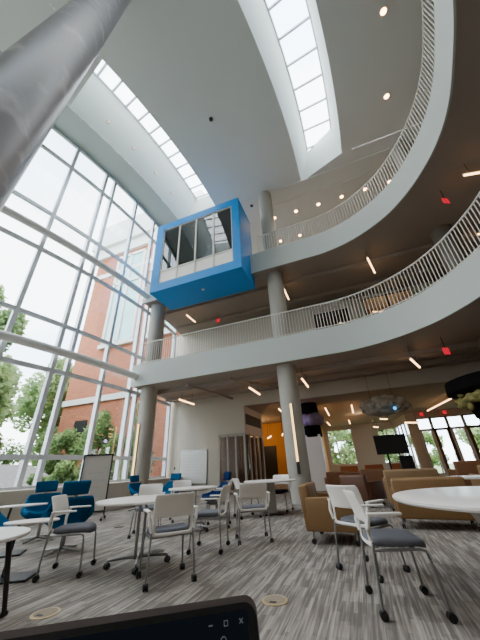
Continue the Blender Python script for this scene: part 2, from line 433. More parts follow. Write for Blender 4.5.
struct(MB().box(-10.2, XR, 16.2, 16.4, Z3 - .1, ZC + .1).build('wall_upper', M['wall']), 'wall at the back of the top balcony', 'wall')
def win_struct(n, label, x0, x1, z0, z1, y, nx, nz, m_frame, m_pane, t=.06):
    root = bpy.data.objects.new('window_%d' % n, None); C.objects.link(root); struct(root, label, 'window')
    f = MB()
    for i in range(nx + 1):
        x = x0 + (x1 - x0) * i / nx; f.box(x - t / 2, x + t / 2, y - .04, y + .04, z0, z1)
    for j in range(nz + 1):
        z = z0 + (z1 - z0) * j / nz; f.box(x0, x1, y - .038, y + .038, z - t / 2, z + t / 2)
    f.build('frame', m_frame, root); MB().box(x0, x1, y - .006, y + .006, z0, z1).build('pane', m_pane, root)
    return root
win_struct(3, 'small dark office window on the middle balcony', -.9, .85, 6.3, 8.3, 14.06, 3, 1, M['black'], M['podglass'])
win_struct(4, 'wide office window with warm light on the middle balcony', 1.65, 4.0, 6.3, 8.62, 14.06, 2, 1, M['black'], M['roomglass'])
m2 = MB().box(-1.2, 4.2, 15.6, 15.7, Z2, S3).box(-1.3, -1.2, 14.2, 15.7, Z2, S3).box(4.2, 4.3, 14.2, 15.7, Z2, S3).box(1.2, 1.3, 14.2, 15.7, Z2, S3)
struct(m2.build('wall_office', M['tan2']), 'tan wall inside the balcony offices', 'wall')

# ground floor rear walls
m2 = MB().box(-9.5, -6.45, VWB, VWB + .15, 0, S2 + .05).box(-6.45, -5.05, VWB, VWB + .15, 2.52, S2 + .05)
m2.box(-5.2, -5.05, VWB + .15, 16.3, 2.52, S2 + .05)
struct(m2.build('wall_whiteboard', M['wall']), 'warm white wall carrying the fixed whiteboard', 'wall')
struct(MB().box(-5.05, XR, VWB, VWB + .2, ZL, S2 + .1).build('wall_bulkhead', M['wall']), 'shallow bulkhead where the ground floor ceiling drops', 'wall')
struct(MB().box(-9.6, XR + .2, VWB + .1, VBK + .3, ZL, ZL + .15).build('ceiling_rear', M['lowceil']), 'lower warm ceiling over the rear lounge', 'ceiling')
m2 = MB()
m2.box(-2.9, -2.4, VBK, VBK + .2, 0, ZL).box(-2.4, -.5, VBK, VBK + .2, 0, .95).box(-2.4, -.5, VBK, VBK + .2, 3.5, ZL).box(-.5, 1.5, VBK, VBK + .2, 0, ZL)
m2.box(1.5, 2.75, VBK, VBK + .2, 0, .9).box(1.5, 2.75, VBK, VBK + .2, 3.3, ZL)
struct(m2.build('wall_back', M['wall']), 'warm white far wall of the rear lounge', 'wall')
struct(MB().box(-9.5, -2.9, 20.6, 20.8, 0, ZL).box(-2.9, -2.75, 20.6, VBK + .2, 0, ZL).build('wall_orange', M['orange']), 'warm orange wall at the end of the passage', 'wall')
win_struct(5, 'tall far window full of green leaves', -2.4, -.5, .95, 3.5, VBK + .1, 2, 3, M['rail'], M['glass'])
win_struct(6, 'far bright window behind the black display', 1.5, 2.75, .9, 3.3, VBK + .1, 2, 2, M['rail'], M['glass'])
# slanting side wall with a narrow window, pier, glazed doors
sw = Matrix.Translation((2.75, VBK, 0)) @ Matrix.Rotation(math.atan2(VDR - VBK, 3.3 - 2.75), 4, 'Z')
LS = math.hypot(VDR - VBK, .55)
m2 = MB().box(0, LS, -.08, .08, 0, .5, mtx=sw).box(0, LS, -.08, .08, 3.3, ZL, mtx=sw).box(0, .3, -.08, .08, 0, ZL, mtx=sw).box(LS - .3, LS, -.08, .08, 0, ZL, mtx=sw)
struct(m2.build('wall_side', M['wall']), 'side wall with narrow windows beside the doors', 'wall')
root = bpy.data.objects.new('window_7', None); C.objects.link(root); struct(root, 'narrow side window left of the pier', 'window')
f = MB()
for k in range(5): f.box(.3 + (LS - .6) * k / 4 - .03, .3 + (LS - .6) * k / 4 + .03, -.05, .05, .5, 3.3, mtx=sw)
f.box(.3, LS - .3, -.05, .05, 2.5, 2.56, mtx=sw); f.build('frame', M['rail'], root)
MB().box(.3, LS - .3, -.005, .005, .5, 3.3, mtx=sw).build('pane', M['glass'], root)
m2 = MB().box(3.22, 3.72, VDR - .1, VDR + .15, 0, ZL).box(3.72, XR, VDR - .02, VDR + .15, 3.42, ZL)
struct(m2.build('wall_doors', M['wall']), 'pier and lintel around the glazed entrance doors', 'wall')
xs = [3.72, 4.55, 5.45, 6.35, 7.25, 8.3, XR]
for i in range(6):
    x0, x1 = xs[i], xs[i + 1]
    root = bpy.data.objects.new('door_%d' % (i + 1), None); C.objects.link(root)
    struct(root, 'glazed entrance door leaf number %d from the pier with transom above' % (i + 1), 'door')
    f = MB(); y = VDR + .05
    for x in (x0, x1 - .08): f.box(x, x + .08, y - .05, y + .05, 0, 3.42)
    f.box(x0, x1, y - .05, y + .05, 2.62, 2.76).box(x0, x1, y - .05, y + .05, 3.36, 3.42).box(x0, x1, y - .045, y + .045, 0, .25)
    f.box(x0 + .08, x0 + .17, y - .045, y + .045, .2, 2.65).box(x1 - .17, x1 - .08, y - .045, y + .045, .2, 2.65)
    f.build('frame', M['wood' if i in (1, 3) else 'rail'], root)
    MB().box(x0 + .05, x1 - .05, y - .006, y + .006, .2, 3.4).build('pane', M['glass'], root)
    MB().tube([(x1 - .22, y - .08, .9), (x1 - .22, y - .08, 1.3)], .015, 8).build('handle', M['silver'], root)

# storefront room beside the whiteboard wall
root = bpy.data.objects.new('window_8', None); C.objects.link(root); struct(root, 'dark glazed storefront corner beside the whiteboard wall', 'window')
f = MB()
for x in (-6.42, -5.98, -5.55, -5.1): f.box(x - .04, x + .04, VWB - .02, VWB + .1, 0, 2.52)
f.box(-6.45, -5.05, VWB - .02, VWB + .1, 2.42, 2.54)
for y in (14.2, 14.9, 15.6, 16.3): f.box(-5.16, -5.06, y - .05, y + .05, 0, 2.52)
f.build('frame', M['column'], root)
MB().box(-6.42, -5.06, VWB + .03, VWB + .045, 0, 2.45).box(-5.12, -5.105, VWB + .05, 16.3, 0, 2.45).build('pane', M['roomglass'], root)
m2 = MB().box(-9.4, -5.3, 16.6, 16.75, 0, ZL)
for i in range(9): m2.box(-6.9 + .2 * i, -6.82 + .2 * i, 16.5, 16.6, 0, ZL)
struct(m2.build('wall_meeting', M['wood']), 'dark slatted wall inside the glazed room', 'wall')
vent = thing('air_vent', 'long dark louvred air vent high on the white bulkhead beside the glazed room', 'vent', (-5.05, 14.8, 3.2))
MB().box(-.005, .02, -1.2, 1.2, -.25, .25).build('backing', M['black'], vent)
v = MB()
for k in range(9): v.box(.005, .04, -1.2, 1.2, -.24 + .057 * k, -.22 + .057 * k)
v.build('louvres', M['dark'], vent)
struct(MB().box(-6.4, -5.5, 20.5, 20.6, 0, 2.3, bevel=.01).build('door_7', M['dark']), 'dark grey door in the orange wall', 'door')

# columns
def column(x, y, z0, z1, label, m='column', r=.36):
    o = MB().cyl(x, y, z0, z1, r, 40).build('column', M[m], smooth='auto'); return struct(o, label, 'column')
column(-8.4, 10.25, 0, S2 + .1, 'round concrete column at the glass wall with a tall light strip')
column(-8.4, 10.25, Z2 - .1, S3 + .1, 'round concrete column at the glass wall on the middle balcony')
column(-2.04, 10.25, 0, S2 + .1, 'round concrete column in mid hall with a tall light strip')
column(-2.04, 10.25, Z2 - .1, S3 + .1, 'round concrete column rising behind the middle balcony railing')
column(-2.04, 10.25, Z3 - .1, ZC + .05, 'round concrete column right of the blue box on the top balcony')
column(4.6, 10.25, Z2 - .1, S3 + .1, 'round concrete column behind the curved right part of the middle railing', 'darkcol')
column(4.6, 10.25, Z3 - .1, ZC + .05, 'round concrete column on the right of the top balcony')
NB, NT = Vector((-2.26, .26, 0)), Vector((-3.77, 1.33, ZC + .05))
nc = struct(MB().tube([NB, NT], .345, 56).build('column', M['nearcol'], smooth='auto'), 'huge nearby concrete column crossing the upper left corner', 'column')
nd = (NT - NB).normalized(); pj = NB + nd * 8.6
MB().tube([pj - nd * .012, pj - nd * .008, pj + nd * .008, pj + nd * .012], [.345, .349, .349, .345], 56, cap=False).build('joint', M['nearcol'], nc, smooth=True)

# ------------------------------------------------------------------ curtain wall, one bay at a time
def bars(th): return th
bounds = [8.8, 5.2, 1.5, .4, -3.3, -6.9, -8.1, -11.8, -15.5, -19.1, -20.3, -24, -27.7, -31.3, -32.5, -36.2, -40, -43.7]
RZ = [.78, 1.6, 4.25, 5.95, 8.55, 10.3, 13.35, 14.8]
wn = 9
for i in range(len(bounds) - 1):
    t1, t0 = bounds[i], bounds[i + 1]
    root = bpy.data.objects.new('window_%d' % wn, None); C.objects.link(root)
    wn += 1
    struct(root, 'full height bay of the curved glass wall, number %d from the far end' % (i + 1), 'window')
    f = MB()
    for t in ((t1, t0) if i == len(bounds) - 2 else (t1,)):
        a = Matrix.Translation(pol(RG, t)) @ Matrix.Rotation(rad(t), 4, 'Z')
        f.box(-.12, .06, -.068, .068, .1, 14.9, mtx=a)
    for z in RZ:
        n = max(1, int((t1 - t0) / 1.3))
        for k in range(n):
            ta, tb = t0 + (t1 - t0) * k / n, t0 + (t1 - t0) * (k + 1) / n
            A, B = Vector(pol(RG, ta, z)), Vector(pol(RG, tb, z)); d = B - A
            a = Matrix.Translation((A + B) / 2) @ Matrix.Rotation(math.atan2(d.y, d.x), 4, 'Z')
            L = d.length / 2 + .01
            f.box(-L, L, -.05, .06, -.07, .07, mtx=a)
    f.build('frame', M['mullion'], root)
    g = MB()
    n = max(1, int((t1 - t0) / 1.3))
    g.strip(arc(RG - .02, t0, t1, .1, n), arc(RG - .02, t0, t1, 14.8, n)); g.build('pane', M['facade'], root)
# deep sill under the glass
s = MB()
AR = lambda R, z: arc(R, TH0, 9.0, z, 40)
s.strip(AR(24.75, 0), AR(24.75, .78)); s.strip(AR(24.75, .78), AR(RG - .1, .78)); s.strip(AR(RG - .1, -.2), AR(RG - .1, .78))
struct(s.build('wall_left', M['sillwall'], smooth='auto'), 'low beige sill wall under the curved glass', 'wall')
s = MB(); s.strip(AR(24.77, 0), AR(24.77, .1)); s.strip(AR(24.77, .1), AR(24.74, .1))
struct(s.build('baseboard_left', M['wall']), 'baseboard along the curved sill wall', 'baseboard')
for z, lb in ((4.84, 'lower'), (9.1, 'upper')):
    o = MB().tube(arc(24.12, TH0, .2, z, 40), .14, 16).build('tie_tube', M['tube'], smooth='auto')
    struct(o, lb + ' grey round tie tube running along the glass wall', 'beam')

# ------------------------------------------------------------------ railings
def cum(P):
    d = [0]
    for a, c in zip(P, P[1:]): d.append(d[-1] + math.hypot(c[0] - a[0], c[1] - a[1]))
    return d
def railing(z, label, start):
    off = []
    for i, (x, y) in enumerate(edge):
        a = edge[max(i - 1, 0)]; c = edge[min(i + 1, len(edge) - 1)]
        d = Vector((c[0] - a[0], c[1] - a[1])).normalized(); off.append((x - d.y * .1, y + d.x * .1))
    P = [p for p in off if p[0] >= start or p[1] < 9]
    P = [p for p in P if p[1] > -2.5]
    root = thing('balcony_railing', label, 'railing', (P[0][0], P[0][1], z))
    O = Vector((P[0][0], P[0][1], z))
    def sweep(zz, r, name): MB().tube([Vector((x, y, z + zz)) - O for x, y in P], r, 8).build(name, M['rail'], root, smooth='auto')
    sweep(1.07, .026, 'top_rail'); sweep(.09, .018, 'bottom_rail')
    D = cum(P); n = int(D[-1] / .115); pts = []
    j = 0
    for k in range(n + 1):
        t = D[-1] * k / n
        while j < len(D) - 2 and D[j + 1] < t: j += 1
        u = (t - D[j]) / max(1e-6, D[j + 1] - D[j])
        x = P[j][0] + (P[j + 1][0] - P[j][0]) * u; y = P[j][1] + (P[j + 1][1] - P[j][1]) * u
        pts.append((x, y, k))
    pts.sort(key=lambda q: math.hypot(q[0], q[1]) if q[1] > 2.4 else 99)
    near = pts[:100]; far = pts[100:]
    base = None
    for x, y, k in near:
        post = k % 16 == 0
        if base is None:
            base = MB().cyl(0, 0, 0.0, 1.07, .013, 6).build('baluster', M['rail'], root); base.location = (x - O.x, y - O.y, 0)
        else:
            c = base.copy(); C.objects.link(c); c.location = (x - O.x, y - O.y, 0)
    mb = MB()
    for x, y, k in far: mb.cyl(x - O.x, y - O.y, 0, 1.07, .013, 6)
    o = mb.build('balusters', M['rail'], root); o['kind'] = 'stuff'
railing(Z2, 'pale metal railing along the curved middle balcony', -9.0)
railing(Z3, 'pale metal railing along the curved top balcony right of the blue box', -2.85)
rr = thing('balcony_railing', 'short pale metal railing left of the blue box by the glass', 'railing', (-8.9, 9.7, Z3))
MB().tube([(0, 0, 1.07), (1.35, 0, 1.07)], .026, 8).build('top_rail', M['rail'], rr)
MB().tube([(0, 0, .09), (1.35, 0, .09)], .018, 8).build('bottom_rail', M['rail'], rr)
base = MB().cyl(0, 0, 0, 1.07, .013, 6).build('baluster', M['rail'], rr)
for k in range(1, 12):
    c = base.copy(); C.objects.link(c); c.location = (.115 * k, 0, 0)

# ------------------------------------------------------------------ blue projecting room
PX0, PX1, PY0, PY1, PZ0, PZ1 = -7.45, -2.94, 8.35, 10.05, 8.2, 12.35
pod = thing('meeting_pod', 'bright blue box room projecting from the top balcony with a four pane window', 'room pod', (-5.2, 9.2, PZ0))
O = Vector((-5.2, 9.2, PZ0))
def pb(mb, x0, x1, y0, y1, z0, z1, bevel=0): mb.box(x0 - O.x, x1 - O.x, y0 - O.y, y1 - O.y, z0 - O.z, z1 - O.z, bevel=bevel)
wx0, wx1, wz0, wz1 = -7.02, -3.3, 8.62, 11.95
s = MB()
pb(s, PX0, PX1, PY0, PY1, PZ0, wz0); pb(s, PX0, PX1, PY0, PY1, wz1, PZ1)
pb(s, PX0, wx0, PY0, PY1, wz0, wz1); pb(s, wx1, PX1, PY0, PY1, wz0, wz1)
bmesh.ops.remove_doubles(s.bm, verts=s.bm.verts, dist=1e-4)
s.build('shell', M['blue'], pod)
f = MB()
for k in range(5):
    x = wx0 + (wx1 - wx0) * k / 4; pb(f, x - .035, x + .035, PY0 + .02, PY0 + .12, wz0, wz1)
for z in (wz0, 9.3, wz1): pb(f, wx0, wx1, PY0 + .02, PY0 + .12, z - .035, z + .035)
f.build('window_frame', M['rail'], pod)
for k in range(4):
    x0 = wx0 + (wx1 - wx0) * k / 4 + .035; x1 = wx0 + (wx1 - wx0) * (k + 1) / 4 - .035
    g = MB(); pb(g, x0, x1, PY0 + .06, PY0 + .075, 9.33, wz1 - .03); g.build('pane', M['podglass'], pod)
    g = MB(); pb(g, x0, x1, PY0 + .05, PY0 + .08, wz0 + .03, 9.27); g.build('sill_panel', M['white'], pod, label='white opaque lower panel')
s = MB(); pb(s, wx0, wx1, PY1 - .1, PY1 - .02, wz0, wz1); s.build('rear_wall', M['ceiling'], pod, label='grey rear wall')  # pale grey stands in for the ceiling's reflection in the panes
s = MB(); s.cyl(.1, -.1, -.03, .0, .06, 12); s.build('ceiling_sensor', M['rail'], pod)

# ------------------------------------------------------------------ lights
def bar_light(x, y0, y1, z, label, x1=None, hang=None, m='warm', group='warm light bars', r=.03):
    x1 = x if x1 is None else x1
    c = Vector(((x + x1) / 2, (y0 + y1) / 2, z))
    t = thing('linear_light', label, 'light', c, 0, group)
    a, b2 = Vector((x, y0, z)) - c, Vector((x1, y1, z)) - c
    MB().tube([a, b2], r, 8).build('glowing_tube', M[m], t)
    d = (b2 - a).normalized()
    MB().tube([a - d * .03 + Vector((0, 0, r + .015)), b2 + d * .03 + Vector((0, 0, r + .015))], r * .9, 6).build('housing', M['rail'], t)
    if hang:
        for q in (.15, .85):
            p = a.lerp(b2, q); MB().tube([p + Vector((0, 0, .03)), p + Vector((0, 0, hang - z))], .008, 5).build('hanger', M['dark'], t)
    return t
k = 1.036
for x, y0, y1, lb in ((-7.2, 10.9, 12.2, 'slanted warm light bar under the middle balcony above the fixed whiteboard'),
                      (-3.7, 10.6, 11.95, 'slanted warm light bar under the middle balcony left of the mid hall column'),
                      (-1.52, 10.4, 11.75, 'slanted warm light bar under the middle balcony right of the mid hall column')):
    bar_light(x, y0, y1, 3.9, lb, hang=S2 + .03)
bar_light(2.08, 9.95, 11.1, 3.9, 'warm light bar under the middle balcony near the curve', 2.5, hang=S2 + .03)
bar_light(-1.79, 10.4, 11.8, 8.3, 'slanted warm light bar under the top balcony beside the column', hang=S3 + .03)
bar_light(1.84, 10.1, 11.3, 8.3, 'slanted warm light bar under the top balcony above the office windows', 2.15, hang=S3 + .03)
bar_light(-7.1, 10.98, 11.85, 8.3, 'slanted warm light bar under the top balcony below the blue box', hang=S3 + .03)
bar_light(4.45, 7.32, 7.56, 8.3, 'level warm light bar under the top balcony near the right frame edge', 5.6, hang=S3 + .03)
bar_light(5.66, 10.4, 10.6, 8.3, 'small warm light bar behind the right part of the middle railing', 6.3, hang=S3 + .03)
for x, y0, y1, z, lb, x1 in ((-1.3, 15.5, 18.2, 3.6, 'long warm light bar on the rear ceiling right of the purple cloud column', -1.38),
                          (.0, 15.5, 18.1, 3.6, 'long warm light bar on the rear ceiling left of the grey hanging cloud', .0),
                          (-1.84, 21.4, 23.4, 3.6, 'far warm light bar on the rear ceiling near the leafy window, left one', -1.84),
                          (-.39, 21.4, 23.4, 3.6, 'far warm light bar on the rear ceiling near the leafy window, right one', -.39),
                          (4.6, 16.6, 20.3, 3.6, 'very long warm light bar pointing to the glazed doors', 4.18),
                          (-3.4, 14.0, 15.2, 3.55, 'warm light bar half hidden behind the mid hall column', -3.5)):
    bar_light(x, y0, y1, z, lb, x1, hang=ZL + .02)
for x, y0, y1, z, lb, x1 in ((1.45, 19.6, 20.0, 3.3, 'hanging light bar above the black display', 1.85),
                          (.95, 19.2, 19.7, 2.85, 'hanging light bar left of the black display', 1.2),
                          (2.45, 17.8, 18.4, 2.8, 'hanging light bar right of the black display beside the pier', 3.2),
                          (-4.9, 17.5, 18.8, 2.65, 'warm light bar in the orange passage', -5.5),
                          (-4.1, 17.2, 18.3, 2.7, 'warm light bar right of the orange passage', -4.4)):
    bar_light(x, y0, y1, z, lb, x1, hang=ZL + .02)
bar_light(2.1, 14.7, 15.0, 8.1, 'warm light bar inside the wide office window, left one', 2.8, hang=S3 + .03)
bar_light(3.2, 14.9, 15.2, 8.0, 'warm light bar inside the wide office window, right one', 3.7, hang=S3 + .03)
bar_light(.3, 14.8, 15.0, 7.9, 'warm light bar inside the small office window', .6, hang=S3 + .03)
for x, y, z0, z1, lb in ((-8.43, 9.86, .88, 2.85, 'tall vertical light strip on the column at the glass wall'), (-1.96, 9.86, 1.15, 2.95, 'tall vertical light strip on the mid hall column')):
    t = thing('column_light', lb, 'light', (x, y, z0))
    MB().box(-.035, .035, -.02, .03, 0, z1 - z0).build('glowing_tube', M['warmdim'], t)
    MB().box(-.045, .045, .0, .04, -.35, z1 - z0 + .02).build('housing', M['dark'], t)
dl = [((-1.94, 11.93), 'ceiling downlight nearest the blue box'), ((-.64, 11.96), 'second ceiling downlight from the blue box'), ((.65, 12), 'third ceiling downlight from the blue box'),
      ((1.93, 12.01), 'fourth ceiling downlight from the blue box'), ((3.16, 12.03), 'fifth ceiling downlight from the blue box'), ((4.38, 12.07), 'last ceiling downlight of the straight row, by the curved railing'),
      ((3.97, 7.72), 'lone ceiling downlight between the right skylight and the curved railing'), ((3.71, 5.03), 'topmost ceiling downlight by the right skylight'),
      ((-2.08, 13.97), 'downlight seen through the top railing, nearer the blue box'), ((-.81, 13.98), 'downlight seen through the top railing, farther from the blue box')]
for (x, y), lb in dl:
    t = thing('downlight', 'small glowing round ' + lb, 'light', (x, y, ZC))
    MB().lathe([(.13, .0), (.13, -.02), (.1, -.02)], n=20).build('trim_ring', M['rail'], t); MB().lathe([(.095, -.012), (.09, -.03)], n=20).build('lamp', M['spot'], t)
    l = bpy.data.lights.new('downlight_lamp', 'SPOT'); l.energy = 45; l.color = (1, .72, .45); l.spot_size = rad(110); l.shadow_soft_size = .08
    lo = bpy.data.objects.new('downlight_lamp', l); C.objects.link(lo); lo.parent = t; lo.location = (0, 0, -.06)
for thd, nm in ((-11.6, 'first'), (-8.6, 'second'), (-5.35, 'third'), (-2.4, 'fourth')):
    p = pol(25.95, thd, 14.84)
    t = thing('downlight', 'small dim downlight in the pale sloping skylight well, %s from the near column' % nm, 'light', p, rad(thd))
    t.rotation_euler = (0, rad(-59.5) , rad(thd))
    MB().lathe([(.085, .0), (.085, -.03), (.06, -.035)], n=16).build('trim_ring', M['rail'], t); MB().lathe([(.055, -.03), (.05, -.042)], n=16).build('lamp', M['spotdim'], t)
UVD = W(-.82, 6.37)
for (x, y), lb in ((UVD, 'dark round detector on the grey ceiling between the skylights'), ((-2.9, 10.55), 'dark round detector on the ceiling above the blue box corner')):
    tag(MB().lathe([(.09, 0), (.085, -.04), (.05, -.06)], x, y, 16).build('smoke_detector', M['dark']), 'small ' + lb, 'detector').location = (0, 0, ZC)
for (x, y, z, top, rz), lb in (((4.16, 8.15, 8.3, S3, .5), 'red exit sign hanging under the top balcony at the right'), ((3.05, 9.8, 3.95, S2, .5), 'red exit sign hanging under the middle balcony near the curve'),
                        ((-5.88, 12.25, 8.3, S3, 0), 'red exit sign seen through the middle railing below the blue box'), ((4.1, 21.9, 3.62, ZL, 0), 'red exit sign above the doors, nearer the pier'), ((5.4, 21.9, 3.62, ZL, 0), 'red exit sign above the doors, farther from the pier')):
    t = thing('exit_sign', lb, 'exit sign', (x, y, z), rz)
    MB().box(-.11, .11, -.015, .015, -.11, .11, bevel=.01).build('panel', M['red'], t); MB().cyl(0, 0, .09, top - z + .03, .012, 6).build('hanger', M['dark'], t)

# ------------------------------------------------------------------ furniture
def caster(leg, x, y, r=.03):
    c = MB()
    for s in (-1, 1):
        c.tube([(x, y + s * .006, r), (x, y + s * .024, r)], r, 14)
    c.ball((x, y, r + .012), (r * .9, .022, r * .85), 1); c.cyl(x, y, r, r + .045, .009, 8)
    return c.build('caster', M['black'], leg, smooth='auto')

def make_chair():
    t = thing('side_chair', '', 'chair')
    # seat pad
    s = MB()
    def top(u, v):
        x = -.21 + .45 * v; y = (-.5 + u) * (.47 - .03 * v)
        return (x, y, 0)
    pr = [(-.21, .0), (-.16, .012), (0, .004), (.14, .012), (.22, 0), (.245, -.03)]
    def se(a, n=3.2): c, q = math.cos(a), math.sin(a); return (math.copysign(abs(c) ** (2 / n), c), math.copysign(abs(q) ** (2 / n), q))
    def loop(k, z, dz):
        out = []
        for i in range(28):
            cx, cy = se(2 * PI * i / 28); x = .015 + .235 * k * cx; y = .235 * k * cy
            zz = z - (.035 * max(0, (x - .12) / .13) ** 2 if x > .12 else 0) + dz * 0
            out.append(s.bm.verts.new((x, y, zz)))
        return out
    rings = [loop(.86, .425, 0), loop(.98, .432, 0), loop(1, .452, 0), loop(.97, .474, 0), loop(.85, .484, 0), loop(.5, .480, 0)]
    for A, B in zip(rings, rings[1:]):
        for i in range(28): s.bm.faces.new((A[i], A[(i + 1) % 28], B[(i + 1) % 28], B[i]))
    s.bm.faces.new(list(reversed(rings[0]))); s.bm.faces.new(rings[-1])
    s.build('seat', M['seat'], t, smooth=True)
    # white shell back with an open slot
    b = MB()
    NU, NV = 12, 12
    def fn(u, v):
        y = (u - .5) * 2
        z = .425 + .405 * v
        w = .235 if v < .35 else .235 + .008 * (v - .35)
        x = -.225 - .02 * v - .085 * v * v + .055 * (y * y) * (0.35 + .65 * min(1, v * 1.6)) - .03 * (1 - y * y) * max(0, .2 - v)
        if v > .9: w -= .012 * (v - .9) / .1
        return (x, w * y, z)
    b.sheet(fn, NU, NV, skip=lambda i, j: 1 <= j <= 4 and 1 <= i <= NU - 2)
    b.build('backrest', M['white'], t, smooth=True, solid=.016, sub=1)
    for sgn in (-1, 1):
        a = MB()
        a.box(-.215, .07, sgn * .275 - .026, sgn * .275 + .026, .652, .672, bevel=.009)
        a.tube([(-.215, sgn * .238, .47), (-.225, sgn * .262, .56), (-.195, sgn * .275, .658)], [.016, .017, .018], 8)
        a.build('armrest', M['white'], t, smooth='auto')
        fr = MB().tube([(-.235, sgn * .255, .05), (-.215, sgn * .238, .40), (-.2, sgn * .232, .47)], .0115, 10)
        l = fr.build('leg', M['silver'], t, smooth='auto'); caster(l, -.235, sgn * .255)
        fr = MB().tube([(.235, sgn * .255, .05), (.205, sgn * .235, .36), (.19, sgn * .23, .405), (.15, sgn * .225, .418)], .0115, 10)
        l = fr.build('leg', M['silver'], t, smooth='auto'); caster(l, .235, sgn * .255)
    f = MB()
    for sgn in (-1, 1): f.tube([(-.21, sgn * .232, .41), (.16, sgn * .225, .415)], .0115, 8)
    f.tube([(-.15, -.23, .412), (-.15, .23, .412)], .011, 8).tube([(.12, -.225, .412), (.12, .225, .412)], .011, 8)
    f.build('seat_frame', M['silver'], t, smooth='auto')
    return t
proto = make_chair()
chairs = [
    ((-2.30, 4.45), 9, 'white chair alone on the left in front of the blue lounge chairs, facing right'),
    ((-.965, 4.04), 117, 'white chair seen from behind at the table left of centre'),
    ((-2.0, 6.55), -80, 'white chair facing us on the far side of the table left of centre'),
    ((-1.62, 8.1), -70, 'white chair facing us behind the second table, by the whiteboard'),
    ((-.62, 5.24), 172, 'white chair in the middle turned side on, facing left'),
    ((-.66, 7.05), 180, 'white chair tucked just behind the side-on middle chair'),
    ((.05, 5.69), 97, 'white chair seen from behind in the centre, before the far round table'),
    ((.84, 8.86), 245, 'white chair with a dark navy seat behind the far round table'),
    ((-.05, 8.1), 20, 'white chair at the left of the far round table, behind the centre chair'),
    ((1.25, 3.13), -9, 'nearest white chair on the right, pulled up to the big round table'),
    ((1.32, 4.0), 33, 'white chair standing just behind the nearest right chair'),
]
for i, ((x, y), hd, lb) in enumerate(chairs):
    p = W(x, y)
    o = proto if i == 0 else copy_tree(proto)
    o.location = (p[0], p[1], 0); o.rotation_euler = (0, 0, rad(hd + H0)); o['label'] = lb; o['group'] = 'white chairs on casters'
    if i == 7:
        for ch in C.objects:
            if ch.parent == o and ch.name.startswith('seat') and not ch.name.startswith('seat_frame'):
                ch.data = ch.data.copy(); ch.data.materials[0] = M['navyseat']; ch['label'] = 'dark navy seat'

def tabletop(t, rx, ry, z, th=.028, m='top'):
    MB().lathe([(.3, z - th), (.985, z - th), (1.0, z - th * .6), (1.0, z - .006), (.992, z), (.3, z)], n=56, sx=rx, sy=ry).build('tabletop', M[m], t, smooth='auto')
def cross_table(loc, rz, rx, ry, label, foot=.37, z=.735):
    t = thing('round_table', label, 'table', (loc[0], loc[1], 0), rz, 'white tables')
    tabletop(t, rx, ry, z)
    c = MB()
    for s in (-1, 1): c.tube([(s * .055, 0, .08), (s * .055, 0, z - .05)], .02, 12)
    c.build('column', M['silver'], t, smooth='auto')
    MB().box(-.28, .28, -.12, .12, z - .06, z - .028, bevel=.006).build('top_bracket', M['dark'], t)
    for k in range(4):
        a = PI / 4 + k * PI / 2
        l = MB().tube([(0, 0, .10), (foot * .5 * math.cos(a), foot * .5 * math.sin(a), .098), (foot * math.cos(a), foot * math.sin(a), .085)], [.022, .02, .015], 8).build('foot', M['silver'], t, smooth='auto')
        caster(l, foot * math.cos(a), foot * math.sin(a), .034)
    return t
cross_table(W(-1.47, 4.6), rad(60 + H0), .62, .62, 'white table left of centre with crossed caster feet')
cross_table(W(-1.15, 6.75), rad(15 + H0), .5, .5, 'white table in the middle distance before the navy lounge chair')
t = thing('round_table', 'far round white table on a square grey pedestal before the storefront', 'table', W(.58, 8.4) + (0,), rad(H0), 'white tables')
tabletop(t, .68, .68, .735); MB().box(-.11, .11, -.11, .11, .02, .71, bevel=.01).build('pedestal', M['column'], t); MB().box(-.26, .26, -.26, .26, 0, .03, bevel=.01).build('base', M['dark'], t)
t = thing('round_table', 'biggest round white table at the right frame edge', 'table', W(2.45, 3.08) + (0,), rad(H0 + 60), 'white tables')
tabletop(t, 1.02, 1.02, .735, .04)
RT = Matrix.Rotation(-rad(H0 + 60), 3, 'Z'); TT = Vector(W(2.45, 3.08) + (0,))
for qa, qb in (((33.6, 3.45), (39.5, 3.35)), ((40.5, 4.6), (40.0, 4.75)), ((46, 3.7), (49.5, 3.7))):
    A_, B_ = RT @ (Vector(WP(*qa) + (.70,)) - TT), RT @ (Vector(WP(*qb) + (0,)) - TT)
    MB().tube([A_, B_], [.07, .05], 4).build('leg', M['column'], t)
t = thing('round_table', 'low round white table cut by the lower left frame edge', 'table', WP(-40.6, 4.1) + (0,), rad(H0), 'white tables')
tabletop(t, .55, .55, .6, .03)
for k in range(4):
    a = 2 * PI * k / 4 + rad(20)
    l = MB().tube([(.40 * math.cos(a), .40 * math.sin(a), .58), (.52 * math.cos(a), .52 * math.sin(a), .02)], [.026, .018], 10).build('leg', M['dark'], t, smooth='auto')
    caster(l, .52 * math.cos(a), .52 * math.sin(a), .02)

